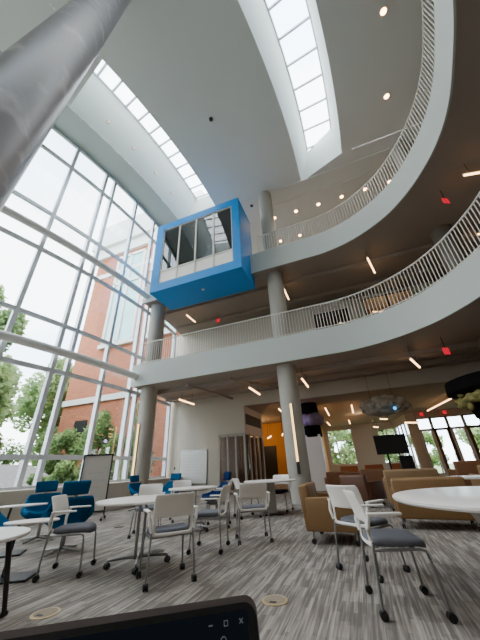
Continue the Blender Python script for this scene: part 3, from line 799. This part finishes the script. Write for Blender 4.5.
# lounge chairs
def make_lounge():
    t = thing('lounge_chair', '', 'lounge chair')
    # bucket with side wings, faces +x
    def seatfn(u, v):
        y = (u - .5) * 2
        w = .30 + .06 * math.sin(PI * v)
        return (-.2 + .5 * v, w * y, .43 - .03 * math.sin(PI * v) + .19 * abs(y) ** 3 * (1 - .75 * v))
    MB().sheet(seatfn, 14, 8).build('seat', M['teal'], t, smooth=True, solid=.09, sub=1)
    def backfn(u, v):
        y = (u - .5) * 2
        w = .19 + .20 * min(1, v / .35) - .11 * max(0, (v - .35) / .65) ** 1.1
        cv = .30 * math.sin(PI * min(1, v / .7) ** 1.0) if v < .7 else 0
        x = -.20 - .15 * max(0, v - .25) + (.10 + .9 * cv) * abs(y) ** 2.4 * (1 - .45 * v)
        return (x, w * y, .33 + .425 * v)
    MB().sheet(backfn, 14, 10).build('backrest', M['teal'], t, smooth=True, solid=.075, sub=1)
    def headfn(u, v):
        y = (u - .5) * 2
        return (-.315 - .05 * v + .05 * y * y, (.19 + .015 * v) * y, .78 + .20 * v)
    MB().sheet(headfn, 10, 6).build('headrest', M['teal'], t, smooth=True, solid=.075, sub=1)
    MB().tube([(-.30, 0, .68), (-.325, 0, .85)], .02, 8).build('headrest_post', M['silver'], t)
    MB().cyl(0, 0, .05, .40, .03, 14).build('swivel_post', M['silver'], t, smooth='auto')
    for k in range(4):
        a = PI / 4 + k * PI / 2
        MB().tube([(0, 0, .06), (.33 * math.cos(a), .33 * math.sin(a), .018)], [.026, .014], 8).build('foot', M['silver'], t, smooth='auto')
    return t
lp = make_lounge()
def paint(o, m):
    for ch in C.objects:
        if ch.parent == o and ch.data and ch.data.materials[0] == M['teal']:
            ch.data = ch.data.copy(); ch.data.materials[0] = m
lounges = [(WP(-31.9, 7.7), -50, 'teal', 'blue lounge chair facing us by the sill, left of the pair'),
           (WP(-28.5, 6.3), 125, 'teal', 'blue high back lounge chair seen from behind, right of the pair'),
           (WP(-39.0, 5.5), -25, 'teal', 'blue lounge chair cut by the left frame edge'),
           (WP(-5.6, 8.2), 205, 'navy', 'navy lounge chair side on beyond the middle chair'),
           (WP(-13.6, 10.9), -110, 'teal', 'blue lounge chair left of the fixed whiteboard'),
           (WP(-18.4, 11.1), -20, 'teal', 'narrow view of a blue lounge chair beside the glass wall column')]
for i, (p, hd, m, lb) in enumerate(lounges):
    o = lp if i == 0 else copy_tree(lp)
    o.location = (p[0], p[1], 0); o.rotation_euler = (0, 0, rad(hd + H0)); o['label'] = lb; o['group'] = 'blue lounge chairs'
    if m == 'navy': paint(o, M['navy'])
def laptop_table(p, hd, rx, ry, z, label):
    t = thing('side_table', label, 'side table', (p[0], p[1], 0), rad(hd + H0))
    tabletop(t, rx, ry, z, .018)
    MB().tube([(-rx * .55, 0, .03), (-rx * .45, 0, z - .015)], .018, 8).build('post', M['black'], t)
    MB().box(-rx * .7, rx * .5, -.18, .18, 0, .025, bevel=.008).build('base', M['dark'], t)
laptop_table(WP(-34.6, 6.7), 20, .36, .2, .66, 'small white tablet table on a black post left of the blue chairs')
laptop_table(WP(-33.0, 5.15), 10, .32, .2, .57, 'small white tablet table beside the cut off blue chair')

# sofas and armchairs (face +x, back at -x)
def make_armchair(name, cat, w, m, m_back=None, hb=.80, casters=True):
    t = thing(name, '', cat)
    d = .36
    MB().box(-d, d, -w / 2 + .09, w / 2 - .09, .20, .33, bevel=.02).build('base', M[m], t, smooth='auto')
    MB().box(-.22, d + .02, -w / 2 + .1, w / 2 - .1, .32, .46, bevel=.04, seg=3).build('seat_cushion', M[m], t, smooth='auto')
    MB().box(-d - .04, -d + .12, -w / 2 + .04, w / 2 - .04, .18, hb, bevel=.04, seg=3, mtx=Matrix.Translation((0, 0, 0)) @ Matrix.Rotation(rad(-5), 4, 'Y')).build('backrest', M[m_back or m], t, smooth='auto')
    for s in (-1, 1):
        y = s * (w / 2 - .045)
        MB().box(-d, d, y - .045, y + .045, .16, .60, bevel=.02, seg=3).build('arm', M[m], t, smooth='auto')
    for sx in (-1, 1):
        for sy in (-1, 1):
            x, y = sx * (d - .05), sy * (w / 2 - .07)
            l = MB().tube([(x, y, .05), (x, y, .21)], .014, 8).build('leg', M['silver'], t)
            if casters: caster(l, x, y, .034)
    return t
ac = make_armchair('armchair', 'armchair', .84, 'tan')
p = W(1.38, 5.48); ac.location = (p[0], p[1], 0); ac.rotation_euler = (0, 0, rad(-22 + H0)); ac['label'] = 'tan armchair on casters right of the mid hall column, behind the right chairs'; ac['group'] = 'lounge seating'
lv = make_armchair('loveseat', 'sofa', 1.22, 'tan')
lv.location = (.98, 6.85, 0); lv.rotation_euler = (0, 0, rad(84)); lv['label'] = 'tan loveseat with its back to us behind the big round table'; lv['group'] = 'lounge seating'
def dup_seat(src, x, y, rz, label, m=None, sz=1.0):
    c = copy_tree(src); c.location = (x, y, 0); c.rotation_euler = (0, 0, rad(rz)); c['label'] = label; c['group'] = 'lounge seating'; c.scale = (1, 1, sz)
    if m:
        for ch in C.objects:
            if ch.parent == c and ch.data.materials[0] in (M['tan'], M['tan2']):
                ch.data = ch.data.copy(); ch.data.materials[0] = M[m]
    return c
dup_seat(lv, .95, 8.75, 88, 'taupe sofa with its back to us, next row behind the tan loveseat', 'tan2', 1.12)
dup_seat(lv, 2.95, 9.1, 90, 'taupe sofa with its back to us at the right, in the next row', 'tan2', 1.14)
dup_seat(lv, 3.0, 11.3, 90, 'dark brown sofa in front of the glazed doors', 'brown', 1.24)
dup_seat(lv, 5.2, 12.6, 90, 'taupe sofa in front of the glazed doors, right one', 'tan2', 1.24)
dup_seat(ac, -.95, 11.2, 100, 'dark brown armchair near the white panelled column', 'brown', 1.05)
dup_seat(ac, .25, 11.7, 80, 'brown armchair in the rear lounge below the leafy window', 'brown', 1.08)
dup_seat(ac, -.7, 14.6, -90, 'rust armchair left in the rear row below the leafy window', 'rust', 1.18)
dup_seat(ac, .35, 14.8, -90, 'rust armchair second in the rear row', 'rust', 1.2)
dup_seat(ac, 1.42, 15.0, -95, 'rust armchair third in the rear row left of the display', 'rust', 1.2)
dup_seat(ac, -.2, 9.6, 60, 'dark brown armchair behind the tan armchair', 'wood', .98)
for (x, y, lb) in ((-.35, 12.9, 'dark wooden coffee table in the rear lounge'), (2.2, 7.9, 'low white topped side table between the sofas')):
    t = thing('coffee_table', lb, 'table', (x, y, 0))
    mt = 'wood' if 'dark' in lb else 'top'
    MB().box(-.6, .6, -.35, .35, .66, .70, bevel=.01).build('tabletop', M[mt], t)
    for sx in (-1, 1):
        for sy in (-1, 1): MB().tube([(sx * .52, sy * .28, 0), (sx * .52, sy * .28, .67)], .02, 6).build('leg', M['dark'], t)
# balcony furniture
for x, y, rz, m, lb in ((-3.6, 11.3, -80, 'tan', 'tan armchair on the middle balcony left of the column'), (-1.15, 11.6, -95, 'tan', 'tan armchair on the middle balcony right of the column')):
    c = dup_seat(ac, x, y, rz, lb, m, 1.05); c.location = (x, y, Z2 - .06)
t = thing('bench', 'long tan bench behind the left end of the middle railing', 'bench', (-7.2, 11.2, Z2 - .06))
MB().box(-1.6, 1.6, -.25, .25, .1, .45, bevel=.03).build('seat', M['tan'], t, smooth='auto'); MB().box(-1.6, 1.6, .2, .32, .1, .85, bevel=.03).build('backrest', M['tan2'], t, smooth='auto')
for s in (-1, 1): MB().box(s * 1.4 - .04, s * 1.4 + .04, -.2, .2, 0, .12).build('leg', M['dark'], t)

# display on its stand
t = thing('display_screen', 'large black display on a rolling stand in the rear lounge', 'screen', (1.1, 13.1, 0), rad(2))
MB().box(-.57, .57, -.04, .04, 1.27, 1.95, bevel=.012).build('screen', M['black'], t)
MB().box(-.42, .42, .04, .09, 1.4, 1.8, bevel=.02).build('rear_housing', M['black'], t)
for s in (-1, 1): MB().box(s * .2 - .03, s * .2 + .03, .05, .11, .12, 1.6).build('post', M['black'], t)
MB().box(.15, .6, -.16, .18, .55, 1.2, bevel=.02).build('equipment_box', M['black'], t)
MB().box(-.5, .5, -.3, .35, .05, .14, bevel=.02).build('base', M['black'], t)
for sx in (-1, 1):
    for sy in (-.25, .3): MB().tube([(sx * .44 - .02, sy, .03), (sx * .44 + .02, sy, .03)], .03, 10).build('caster', M['black'], t)

# whiteboards
t = thing('wall_whiteboard', 'fixed whiteboard with faint writing on the rear wall', 'whiteboard', (-7.85, VWB - .01, 1.2))
MB().box(-.74, .74, -.02, .0, -.72, .68).build('board', M['board'], t)
f = MB().box(-.78, .78, -.035, .005, .68, .73).box(-.78, .78, -.035, .005, -.76, -.72).box(-.78, -.74, -.035, .005, -.76, .73).box(.74, .78, -.035, .005, -.76, .73)
f.build('frame', M['silver'], t)
def scribble(t, x0, x1, z0, z1, y, rows):
    s = MB()
    for r in range(rows):
        z = z1 - (z1 - z0) * r / max(1, rows - 1); x = x0
        while x < x1 - .1:
            w = random.uniform(.05, .16)
            s.tube([(x + w * q / 4, y, z + random.uniform(-.016, .016)) for q in range(5)], .0045, 4); x += w + .05
    s.build('marker_scrawl', M['ink'], t)
scribble(t, -.6, .6, -.3, .5, -.021, 7)
p = WP(-25.8, 9.75)
t = thing('rolling_whiteboard', 'grey framed rolling whiteboard standing against the glass wall', 'whiteboard', (p[0], p[1], 0), rad(H0 + 14))
MB().box(-.36, .36, -.015, .015, .2, 1.53).build('board', M['greyboard'], t)
f = MB()
for x in (-.38, .36): f.box(x, x + .03, -.03, .03, .12, 1.56)
f.box(-.38, .39, -.03, .03, 1.53, 1.57).box(-.38, .39, -.03, .03, .17, .21); f.build('frame', M['dark'], t)
for s in (-1, 1):
    l = MB().tube([(s * .37, 0, .16), (s * .37, 0, .085)], .016, 8).tube([(s * .37, -.26, .075), (s * .37, 0, .09), (s * .37, .26, .075)], .016, 8).build('foot', M['silver'], t, smooth='auto')
    for q in (-.25, .25): caster(l, s * .37, q, .03)
scribble(t, -.2, .25, .75, 1.1, -.018, 3)
tag(MB().box(-8.95, -8.88, VWB - .02, VWB, 1.1, 1.22, bevel=.005).build('light_switch', M['dark']), 'small dark switch plate left of the fixed whiteboard', 'switch')

# column dressed as cloud, hanging clouds
cx, cy = -2.05, 14.9
t = thing('wrapped_column', 'square white panelled column topped with black cloth and a purple cloud', 'column decoration', (cx, cy, 0))
MB().box(-.36, .36, -.36, .36, 0, 2.3, bevel=.02).build('white_panels', M['white'], t)
MB().lathe([(.42, 2.2), (.45, 2.25), (.42, 2.72)], n=20).build('lower_cloth', M['cloth'], t, smooth='auto')
c = MB()
for k in range(9):
    a = 2 * PI * k / 9; c.ball((.36 * math.cos(a), .36 * math.sin(a), 3.0 + random.uniform(-.06, .06)), (.3, .3, .3), 2, .03)
c.build('purple_cloud', M['purple'], t, smooth=True)
MB().lathe([(.40, 3.2), (.43, 3.3), (.40, ZL)], n=20).build('upper_cloth', M['cloth'], t, smooth='auto')
lp2 = bpy.data.lights.new('purple_fill', 'POINT'); lp2.energy = 3.5; lp2.color = (.6, .35, 1); lp2.shadow_soft_size = .1  # unseen point light without a fixture, tints the cloud purple
lo = bpy.data.objects.new('purple_fill', lp2); C.objects.link(lo); lo.location = (cx - .6, cy - .8, 2.9)
t = thing('hanging_cloud', 'grey puffy cloud hanging from the ceiling above the display', 'decoration', (1.15, 12.3, 2.92))
c = MB()
for k in range(70): c.ball((random.uniform(-.78, .78), random.uniform(-.4, .4), random.uniform(-.26, .3)), (random.uniform(.13, .24),) * 2 + (random.uniform(.12, .22),), 2, .06)
c = MB(); c.ball((0, 0, 0), (.80, .48, .33), 4)
for k in range(90):
    v_ = Vector((random.gauss(0, 1), random.gauss(0, 1), random.gauss(0, 1))).normalized()
    q = random.uniform(.09, .17); c.ball((v_.x * .76, v_.y * .44, v_.z * .28), (q * 1.3, q, q * .8), 2, .03)
c.build('fluff', M['cloud'], t, smooth=True)
MB().tube([(-.4, 0, .2), (-.4, 0, 1.5)], .006, 5).tube([(.4, 0, .2), (.4, 0, 1.5)], .006, 5).build('cord', M['dark'], t)
MB().ball((.28, -.58, -.2), (.06, .06, .06), 2).build('blue_bulb', M['blueglow'], t, smooth=True)
t = thing('hanging_cloud', 'black draped cloud with yellow fluff at the right frame edge', 'decoration', (4.35, 10.4, 2.65))
c = MB()
c.lathe([(1.2, .52), (1.48, .46), (1.52, .12), (1.15, -.05), (1.02, -.58), (.95, -.6)], n=28)
c.build('black_cloth', M['cloth'], t, smooth='auto')
c = MB()
for k in range(75):
    a = rad(random.uniform(175, 300)); q = random.uniform(1.1, 1.35)
    c.ball((q * math.cos(a), q * math.sin(a), random.uniform(-.3, .08)), (random.uniform(.09, .17), .14, random.uniform(.08, .15)), 2, .08)
c.build('fluff', M['yellow'], t, smooth=True)
MB().tube([(0, 0, .3), (0, 0, S2 - 2.6)], .03, 6).build('cord', M['dark'], t)
struct(MB().box(3.75, 5.6, 10.2, 11.0, 0, 2.15, bevel=.02).box(4.3, 4.9, 10.4, 10.9, 2.1, S2 + .05).build('column', M['tan2']), 'beige pier below the black draped cloud', 'column')

# floor covers
for (x, y), lb in (((-1.83, 3.32), 'round brass floor box cover at lower left'), ((.19, 3.36), 'round brass floor box cover right of the laptop')):
    p = W(x, y); t = thing('floor_box', lb, 'floor cover', (p[0], p[1], 0))
    MB().lathe([(.118, .0), (.116, .006), (.098, .008)], n=32).build('ring', M['brass'], t, smooth='auto', label='brass ring'); MB().lathe([(.097, .002), (.094, .009)], n=32).build('lid', M['lidinlay'], t)
    MB().box(-.03, .03, -.07, -.045, .008, .011).build('latch', M['dark'], t)
for (x, y), lb in (((-1.41, 5.31), 'dark round floor cap under the table left of centre'), ((-2.93, 7.6), 'dark round floor cap near the rolling whiteboard')):
    p = W(x, y); tag(MB().lathe([(.10, 0), (.098, .006), (.08, .008)], p[0], p[1], 24).build('floor_socket', M['dark']), lb, 'floor cover')

# ------------------------------------------------------------------ laptop in the foreground
ax, ay = W(.002, .452)
e1 = W(-.2345, .392); ex = Vector((ax - e1[0], ay - e1[1], 0)).normalized()      # along the top edge, to the right
ey = Vector((0, 0, 1)).cross(ex)                                                # away from the viewer
tilt = rad(20)
up = (Vector((0, 0, 1)) * math.cos(tilt) + ey * math.sin(tilt)).normalized()
nrm = ex.cross(up)                                                              # toward the viewer
ZT = .925; SH, SW = .215, .325
Atr = Vector((ax, ay, ZT))
hinge = Atr - up * SH - ex * (SW / 2)
lpt = thing('laptop', 'open black laptop in the lower left foreground', 'laptop', hinge)
MX = Matrix((ex, up, nrm)).transposed().to_4x4()
MX.translation = Vector((0, 0, 0))
def rounded(mb, x0, x1, y0, y1, z0, z1, r=.014):
    pts = []
    for cx_, cy_, a0 in ((x1 - r, y1 - r, 0), (x0 + r, y1 - r, 90), (x0 + r, y0 + r, 180), (x1 - r, y0 + r, 270)):
        for q in range(6): a = rad(a0 + 18 * q); pts.append((cx_ + r * math.cos(a), cy_ + r * math.sin(a)))
    st = len(mb.bm.verts); mb.prism(pts, z0, z1); mb.bm.verts.ensure_lookup_table()
    bmesh.ops.transform(mb.bm, matrix=MX, verts=mb.bm.verts[st:]); return mb
scr = rounded(MB(), -SW / 2, SW / 2, 0, SH, -.006, 0).build('screen_lid', M['lid'], lpt)
rounded(MB(), -SW / 2 + .0015, SW / 2 - .0015, .0015, SH - .006, 0, .0015).build('bezel', M['bezel'], scr, label='black screen surround')
sx1, sy1 = SW / 2 - .012, SH - .012
rounded(MB(), -SW / 2 + .012, sx1, .02, sy1, .0015, .0018, .002).build('display', M['screen'], scr, label='dim dark screen')
ic = MB()
def stroke(pts, w=.0006):
    ps = [MX @ Vector((a, b_, .0022)) for a, b_ in pts]; ic.tube(ps, w, 4)
yI = sy1 - .0085
stroke([(sx1 - .045, yI), (sx1 - .0405, yI)])                                   # minimise
stroke([(sx1 - .0275, yI - .002), (sx1 - .0235, yI - .002), (sx1 - .0235, yI + .002), (sx1 - .0275, yI + .002), (sx1 - .0275, yI - .002)])
stroke([(sx1 - .01, yI - .002), (sx1 - .006, yI + .002)]); stroke([(sx1 - .01, yI + .002), (sx1 - .006, yI - .002)])
yJ = yI - .0125
stroke([(sx1 - .029 + .003 * math.cos(q), yJ + .003 * math.sin(q)) for q in [2 * PI * k_ / 10 for k_ in range(11)]])
for q in range(6): stroke([(sx1 - .047 + .0023 * q, yJ - .0012), (sx1 - .0458 + .0023 * q, yJ + .0008)], .0007)
ic.build('window_icons', M['icon'], scr, label='small pale window icons and text')
bs = MB(); R2 = Matrix((ex, ey, Vector((0, 0, 1)))).transposed().to_4x4()
bs.box(-SW / 2, SW / 2, -.22, .0, -.016, -.002, bevel=.004, mtx=R2)
bs.build('keyboard_base', M['lid'], lpt)
kb = MB()
for r_ in range(5):
    for q in range(13): kb.box(-.15 + .0232 * q, -.131 + .0232 * q, -.03 - .021 * r_ - .017, -.03 - .021 * r_, -.002, .0, mtx=R2)
kb.build('keys', M['black'], lpt)
tz = hinge.z - .017
t = thing('pedestal_table', 'small table just below the frame carrying the laptop', 'table', (hinge.x, hinge.y, 0), math.atan2(ex.y, ex.x))
MB().box(-.30, .20, -.42, .02, tz - .022, tz, bevel=.004).build('tabletop', M['top'], t)
MB().cyl(-.05, -.2, .03, tz - .02, .03, 16).build('post', M['silver'], t, smooth='auto'); MB().lathe([(.22, 0), (.22, .015), (.05, .03)], -.05, -.2, 28).build('base', M['dark'], t, smooth='auto')

# ------------------------------------------------------------------ outside: brick building, shrubs, trees
bd = thing('brick_building', 'red brick building with white cornice and tall windows outside the glass wall', 'building', (-16, 17, 0))
O = Vector((-16, 17, 0))
def bb(mb, x0, x1, y0, y1, z0, z1): mb.box(x0 - O.x, x1 - O.x, y0 - O.y, y1 - O.y, z0 - O.z, z1 - O.z)
s = MB(); bb(s, -22.7, -9.8, 17, 30, -.3, 22.0); s.build('wall', M['brick'], bd)
s = MB(); bb(s, -23.0, -9.7, 16.7, 30, 21.9, 23.2); bb(s, -23.5, -9.6, 16.3, 30, 23.2, 24.4); bb(s, -23.2, -9.7, 16.5, 30, 24.4, 26.6); s.build('cornice', M['stone'], bd)
s = MB(); bb(s, -22.75, -9.75, 16.85, 17, 6.2, 6.65); bb(s, -22.75, -9.75, 16.88, 17, 19.2, 19.7); s.build('stone_band', M['stone'], bd)
for x0, x1, z0, z1 in ((-19.6, -16.3, 11.2, 21.2), (-14.6, -11.6, 11.2, 21.2)):
    s = MB()
    for x in (x0, (x0 + x1) / 2, x1): bb(s, x - .13, x + .13, 16.8, 17, z0, z1)
    for z in (z0, z0 + (z1 - z0) * .66, z1): bb(s, x0, x1, 16.8, 17, z - .15, z + .15)
    bb(s, x0 - .3, x1 + .3, 16.7, 17, z0 - .35, z0)
    w_ = s.build('window', M['stone'], bd); s = MB(); bb(s, x0, x1, 16.9, 16.98, z0, z1); s.build('pane', M['winblue'], w_)
s = MB(); bb(s, -20.9, -19.6, 16.93, 17, 3.4, 4.9); s.build('window', M['dark'], bd, label='small dark low window')
struct(MB().strip([(-12.2, y, -.3) for y in (-12, 0, 12.6)], [(-14.5, y, .45) for y in (-12, 0, 12.6)]).strip([(-14.5, y, .45) for y in (-12, 0, 12.6)], [(-18.5, y, 1.75) for y in (-12, 0, 12.6)]).strip([(-18.5, y, 1.75) for y in (-12, 0, 12.6)], [(-19.0, y, -.3) for y in (-12, 0, 12.6)]).build('ground_bed', M['gravel']), 'grey gravel bed outside the glass', 'ground')

def foliage(c, r, n, size, seed):
    rnd = random.Random(seed); mb = MB()
    blobs = [(c[0] + rnd.gauss(0, .45) * r[0], c[1] + rnd.gauss(0, .45) * r[1], c[2] + rnd.uniform(-.75, .8) * r[2], rnd.uniform(.25, .45)) for _ in range(16)]
    for i in range(n):
        bx, by, bz, br = rnd.choice(blobs)
        d = Vector((rnd.gauss(0, 1), rnd.gauss(0, 1), rnd.gauss(0, 1))).normalized() * rnd.random() ** .4
        p = Vector((bx + d.x * r[0] * br * 1.2, by + d.y * r[1] * br * 1.2, bz + d.z * r[2] * br))
        a = Vector((rnd.gauss(0, 1), rnd.gauss(0, 1), rnd.gauss(0, .6))).normalized(); b_ = a.cross(Vector((rnd.gauss(0, 1), rnd.gauss(0, 1), 1))).normalized()
        s_ = size * rnd.uniform(.6, 1.3)
        mb.quad(p - a * s_, p + b_ * s_ * .5, p + a * s_, p - b_ * s_ * .5)
    return mb
def tree(x, y, h, r, n, m, label, seed, size=.3, name='leafy_tree', low=.5):
    t = thing(name, label, 'tree', (x, y, -.25), 0, 'trees outside')
    MB().tube([(0, 0, 0), (.1, .05, h * .3), (0, .1, h * .75)], [.035 * h * .6, .02 * h * .7, .03], 8).build('trunk', M['bark'], t, smooth='auto')
    foliage((0, 0, h * .58), (r, r, h * .42), n, size, seed).build('crown', M[m], t, recalc=False)
tree(-20.5, 7.2, 12.2, 2.5, 11000, 'leaf', 'large green tree at the left edge outside the glass', 1, .24)
tree(-25.5, 13.0, 10.6, 2.7, 10000, 'leaf2', 'pale green tree outside between the left tree and the brick building', 2, .26)
tree(-30, 22, 12.5, 3.0, 9000, 'leaf', 'green tree standing behind the corner of the brick building', 3, .3)
tree(-30.5, 5.5, 10.5, 2.9, 9000, 'leaf', 'green tree standing behind the left trees', 5, .3)
tree(-24.5, 1.8, 10.5, 2.6, 6000, 'leaf', 'green tree outside beyond the left frame edge', 4)
tree(-38, 13.5, 10.0, 3.2, 7000, 'leaf2', 'farthest pale green tree outside on the left', 6, .32)
def shrub(x, y, h, r, n, label, seed):
    t = thing('shrub', label, 'shrub', (x, y, -.25), 0, 'shrubs outside')
    MB().tube([(0, 0, 0), (.05, 0, h * .6)], .04, 6).build('stem', M['bark'], t)
    foliage((0, 0, h * .55), (r, r * .7, h * .55), n, .13, seed).build('leaves', M['leaf3'], t, recalc=False)
shrub(-18.7, 14.6, 3.6, 1.3, 5000, 'round green shrub in front of the brick wall, left one', 11)
shrub(-14.7, 13.9, 5.0, 1.35, 5000, 'tall green shrub in front of the brick wall, right one', 12)
shrub(-11.6, 13.9, 4.6, .9, 4000, 'green shrub outside beside the glass wall column', 13)
shrub(-13.6, 10.7, 1.7, 1.1, 3500, 'low green shrub close to the glass behind the rolling whiteboard', 14)
shrub(-20.5, 11.2, 2.6, 1.4, 3500, 'low green shrub below the left trees', 15)
for i, (x, y, h, r, lb) in enumerate(((-23.5, 5.5, 3.4, 1.6, 'low shrub under the left trees, nearest the left frame edge'), (-27, 9.5, 3.6, 1.8, 'low shrub far under the left trees'), (-26.8, 16.2, 3.6, 1.7, 'shrub at the far corner of the brick building'), (-32.5, 9.0, 3.6, 1.5, 'most distant low shrub under the left trees'))):
    shrub(x, y, h, r, 3500, lb, 30 + i)
tree(-2.2, 31.5, 6.0, 2.0, 6000, 'leaf2', 'sunlit green tree outside the far leafy window', 21, .22)
tree(2.2, 31, 6.0, 1.6, 4000, 'leaf2', 'sunlit green tree outside the bright window behind the display', 22, .22)
tree(9.9, 30.5, 4.6, 1.5, 4000, 'leaf2', 'sunlit green tree outside the glazed doors', 23, .2)
tree(6.0, 31.2, 3.6, 1.1, 2500, 'leaf3', 'small green tree outside the first glazed door', 24, .15)

# ------------------------------------------------------------------ sky and added lamps
wd = bpy.data.worlds.new('sky'); bpy.context.scene.world = wd; wd.use_nodes = True
nt = wd.node_tree; bg = nt.nodes['Background']
tc = nt.nodes.new('ShaderNodeTexCoord'); nz = nt.nodes.new('ShaderNodeTexNoise'); nz.inputs['Scale'].default_value = 2.2; nz.inputs['Detail'].default_value = 5
nt.links.new(tc.outputs['Generated'], nz.inputs['Vector'])
cr = nt.nodes.new('ShaderNodeValToRGB'); e = cr.color_ramp.elements
e[0].position = .40; e[0].color = (.62, .82, 1.0, 1); e[1].position = .56; e[1].color = (.97, .985, 1.0, 1)
nt.links.new(nz.outputs['Fac'], cr.inputs[0]); nt.links.new(cr.outputs[0], bg.inputs['Color'])
bg.inputs['Strength'].default_value = 7.6

def portal(c, sx, sy, rot):
    l = bpy.data.lights.new('sky_portal', 'AREA'); l.shape = 'RECTANGLE'; l.size = sx; l.size_y = sy; l.cycles.is_portal = True
    o = bpy.data.objects.new('sky_portal', l); C.objects.link(o); o.matrix_world = Matrix.Translation(c) @ rot
tb = [9, 1, -7, -15, -23, -31, -42]
for a, c in zip(tb, tb[1:]):
    A, B = Vector(pol(RG - .3, a, 7.8)), Vector(pol(RG - .3, c, 7.8)); mid = (A + B) / 2; d = (B - A)
    inward = Vector((math.cos(rad((a + c) / 2)), math.sin(rad((a + c) / 2)), 0))
    zax = -inward; xax = d.normalized(); yax = zax.cross(xax)
    portal(mid, d.length, 14.2, Matrix((xax, yax, zax)).transposed().to_4x4())
for R, ts in ((27.28, [TE, -7, -14.6]), (34.1, [TE, -9, -19, -30, -42])):
    for a, c in zip(ts, ts[1:]):
        A, B = Vector(pol(R, a, ZS + .15)), Vector(pol(R, c, ZS + .15)); d = B - A
        zax = Vector((0, 0, 1)); xax = d.normalized(); yax = zax.cross(xax)
        portal((A + B) / 2, d.length, 1.9, Matrix((xax, yax, zax)).transposed().to_4x4())
portal((0, VBK + .5, 2.1), 6, 3, Matrix(((1, 0, 0), (0, 0, 1), (0, -1, 0))).to_4x4())
portal((6.6, VDR + .5, 1.8), 6, 3.4, Matrix(((1, 0, 0), (0, 0, 1), (0, -1, 0))).to_4x4())
def lamp(loc, e_, col, r_=.15):  # unseen point lights, added for the warm glow in the rear rooms
    l = bpy.data.lights.new('warm_fill', 'POINT'); l.energy = e_; l.color = col; l.shadow_soft_size = r_
    o = bpy.data.objects.new('warm_fill', l); C.objects.link(o); o.location = loc
lamp((2.9, 14.8, 7.7), 30, (1, .62, .28), .1); lamp((-5.9, 15.2, 2.2), 18, (1, .7, .4)); lamp((-6.2, 18.4, 3.0), 60, (1, .65, .3)); lamp((.3, 20, 3.2), 26, (1, .75, .48)); lamp((-3.6, 22.5, 3.0), 24, (1, .7, .4))

# ------------------------------------------------------------------ camera
cam = bpy.data.cameras.new('camera'); co = bpy.data.objects.new('camera', cam); C.objects.link(co)
cp, sp_ = math.cos(PITCH), math.sin(PITCH); crl, srl = math.cos(ROLL), math.sin(ROLL)
Fv = Vector((0, cp, sp_)); U0 = Vector((0, -sp_, cp)); R0 = Vector((1, 0, 0))
Xi = crl * R0 - srl * U0; Yi = srl * R0 + crl * U0
rot = Matrix.Rotation(AZ, 3, 'Z')
Xi, Yi, Fv = rot @ Xi, rot @ Yi, rot @ Fv
mw = Matrix((Xi, Yi, -Fv)).transposed().to_4x4(); mw.translation = Vector((0, 0, EYE)); co.matrix_world = mw
cam.sensor_fit = 'VERTICAL'; cam.sensor_height = 24.0; cam.lens = F / 640.0 * 24.0; cam.clip_start = .02; cam.clip_end = 300
bpy.context.scene.camera = co
vs = bpy.context.scene.view_settings
vs.view_transform = 'AgX'; vs.look = 'None'; vs.exposure = 0.6; vs.gamma = 1.0
